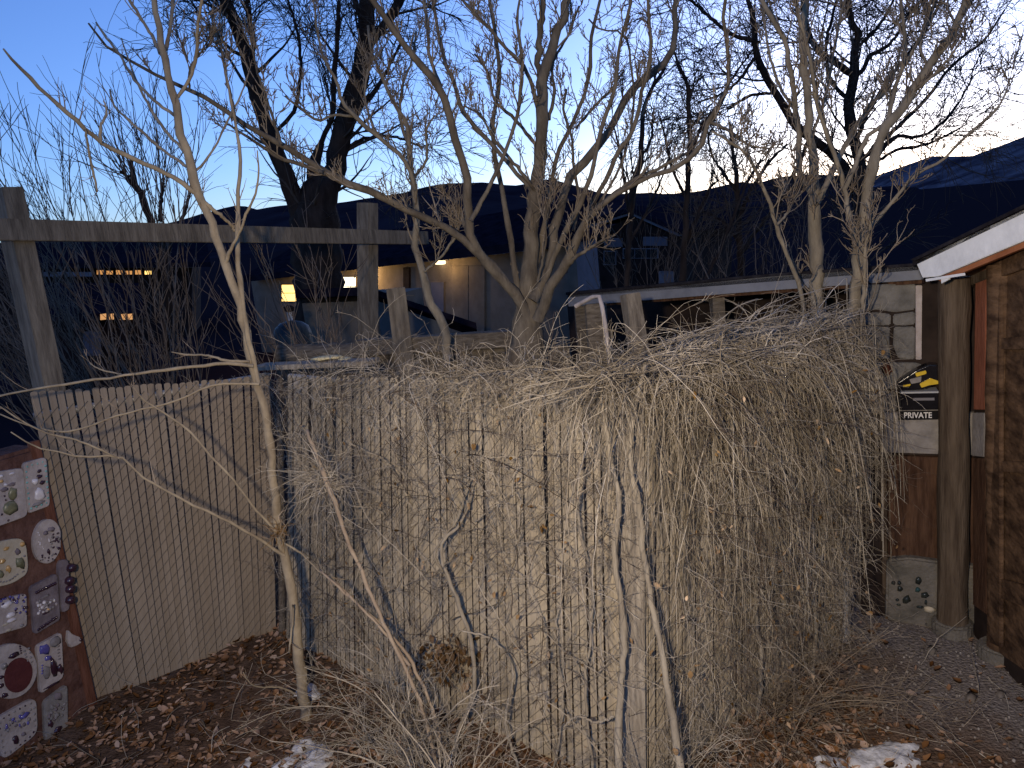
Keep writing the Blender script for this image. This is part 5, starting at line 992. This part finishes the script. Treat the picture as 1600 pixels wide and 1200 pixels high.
spray("dry_shrub", "spiky dry stalks fanning out in the bottom foreground centre", G(700, 1290), 34, (.0, .0, .9), (.3, .75), 62, .0034)
spray("dry_shrub", "low brown brush at the foot of the vine on the right", G(1210, 1130), 46, (.25, -.15, .45), (.3, .85), 63, .0024, M_twig, .6)
spray("dry_shrub", "dry twig spray below the grey vine stems", G(1040, 1270), 34, (.2, -.1, .5), (.3, .8), 64, .0024)
stalk = empty("dry_stalk", G(676, 1190), "leaning tan dead stalk with a snarled twig knot in front of the fence", "stalk")
sp = [(684, 1200, 7), (660, 1110, 7), (632, 1040, 7), (598, 970, 7), (570, 905, 7), (540, 835, 7), (515, 765, 8), (496, 715, 7), (480, 672, 6)]
vstem(sp, 3.15, 3.75, stalk, 40, M_sapt)
vstem([(700, 1190, 6), (672, 1100, 6), (640, 1030, 6), (605, 985, 5), (560, 945, 5), (515, 905, 4), (500, 890, 3)], 3.2, 3.6, stalk, 30, M_sapt)
vstem([(640, 1040, 5), (585, 970, 5), (540, 925, 5), (505, 895, 4)], 3.3, 3.6, stalk, 24, M_sapt)
kc = P(512, 748, 3.66); M = 150; g_ = np.random.default_rng(5)
w = walk(kc + g_.normal(0, .03, (M, 3)) * A([1, 1, 1.8]), g_.standard_normal((M, 3)) + A([-.35, 0, .1]), g_.uniform(.06, .45, M), 12, .16, -.05, g_)
kn = (w, np.linspace(1, .4, 12)[None] * g_.uniform(.0012, .0022, (M, 1))); o = tubes("twigs", [kn, grow(kn, 3, (.03, .12), (40, 14), g_, N=5, rf=.8, rmin=.0009, rmax=.0015)], M_vine, stalk, 3); o['kind'] = 'stuff'
kc = P(437, 830, 3.78); M = 60
w = walk(kc + g_.normal(0, .012, (M, 3)), g_.standard_normal((M, 3)), g_.uniform(.03, .14, M), 9, .3, -.02, g_)
tag(tubes("twig_snarl", [(w, np.full((M, 9), .0014))], M_leafv, None, 3), "small brown snarl of twigs wrapped round the sapling trunk", "twigs", kind=None)
clump = empty("leaf_clump", onC(A([.62]), A([.35]), A([.10]))[0], "brown bunch of dead leaves caught low on the middle fence run", "leaves")
M = 260; p = onC(A([.62]), A([.36]), A([.07]))[0] + g_.normal(0, 1, (M, 3)) * A([.10, .04, .055])
o = link("dead_leaves", mesh_np("dead_leaves", *leaves_np(p, g_.uniform(.02, .06, M), g_)), mat("brown_leaf", (0.07, 0.042, 0.022), (0.16, 0.10, 0.055), 6, .85, island=.4, coord='World'), clump); o['kind'] = 'stuff'

# ------------------------------------------------------------------ litter, snow
gl = np.random.default_rng(19)
M = 24000; x = gl.uniform(-3.2, 2.7, M); y = gl.uniform(1.9, 5.0, M)
edge = x + .42 * y + 0.25 * fbm(x * 2, y * 2, 8); ok = gl.random(M) < 1 / (1 + np.exp((edge - 3.05) * 6)) + .02
ok &= gl.random(M) < .72 + .35 * fbm(x * 3, y * 3, 12)
x, y = x[ok], y[ok]; M = len(x)
p = np.column_stack([x, y, gz(x, y) + gl.uniform(.003, .022, M)])
tag(link("leaf_litter", mesh_np("leaf_litter", *leaves_np(p, gl.uniform(.018, .058, M), gl, .3, True)), M_litter), "brown fallen leaves covering the soil at the fence foot", "leaves", kind='stuff')
M = 520; x = gl.uniform(-3.0, 2.4, M); y = gl.uniform(2.0, 4.6, M); st = np.column_stack([x, y, gz(x, y) + .015])
d = np.column_stack([gl.standard_normal((M, 2)), np.abs(gl.normal(0, .22, M))]); w = keep_out(walk(st, d, gl.uniform(.08, .5, M), 9, .16, -.03, gl), .008)
tag(tubes("fallen_twigs", [(w, np.linspace(1, .5, 9)[None] * gl.uniform(.001, .0026, (M, 1)))], M_vine, None, 3), "thin dry twigs scattered over the leaf litter", "twigs", kind='stuff')
M = 1500; x = gl.uniform(1.0, 3.2, M); y = gl.uniform(2.2, 4.2, M); V_, F_ = [], []; q0 = 0
b0, bf = blob_np((0, 0, 0), (1, 1, .7), 3, 1)
sz = gl.uniform(.003, .011, M) * (1 + (gl.random(M) < .03) * 2.0); V_ = (np.column_stack([x, y, gz(x, y) + sz * .3])[:, None] + b0[None] * sz[:, None, None]).reshape(-1, 3)
F_ = (bf[None] + (np.arange(M) * len(b0))[:, None, None]).reshape(-1, 3)
tag(link("gravel", mesh_np("gravel", V_, F_, True), mat("gravel_stone", (0.12, 0.105, 0.095), (0.28, 0.25, 0.23), 6, .9, island=.4, coord='World')), "loose gravel stones on the grey path by the shed", "gravel", kind='stuff')
def snow(label, c, rx, ry, seed, thr=.05):
    n_ = 90; u_ = np.linspace(-1, 1, n_); U, Vv = np.meshgrid(u_, u_); x_ = c[0] + U * rx; y_ = c[1] + Vv * ry
    h = .55 * fbm(x_ * 14, y_ * 14, seed, 4) + .35 - (U**2 + Vv**2) * .75 - thr
    z_ = gz(x_, y_) + np.clip(h, -1, .35) * .075 + .004 * fbm(x_ * 60, y_ * 60, seed + 1, 2)
    i_ = np.arange(n_ * n_).reshape(n_, n_); Q_ = np.stack([i_[:-1, :-1], i_[:-1, 1:], i_[1:, 1:], i_[1:, :-1]], -1).reshape(-1, 4)
    hq = h.ravel()[Q_].max(1) > -.05
    tag(link("snow_patch", mesh_np("snow_patch", np.column_stack([x_.ravel(), y_.ravel(), z_.ravel()]), Q_[hq], True), M_snow), label, "snow", "old snow patches", 'stuff')
snow("old snow patch among brown leaves left of the sapling foot, at the bottom edge", G(445, 1192), .28, .22, 3, .12)
snow("small scrap of snow right behind the sapling foot", G(497, 1082), .14, .10, 6)
snow("snow patch at the lower right edge on brown leaves", G(1400, 1184), .25, .13, 9, .16)
snow("thin snow scrap at the bottom right of the vine foot", G(1290, 1215), .22, .12, 12)
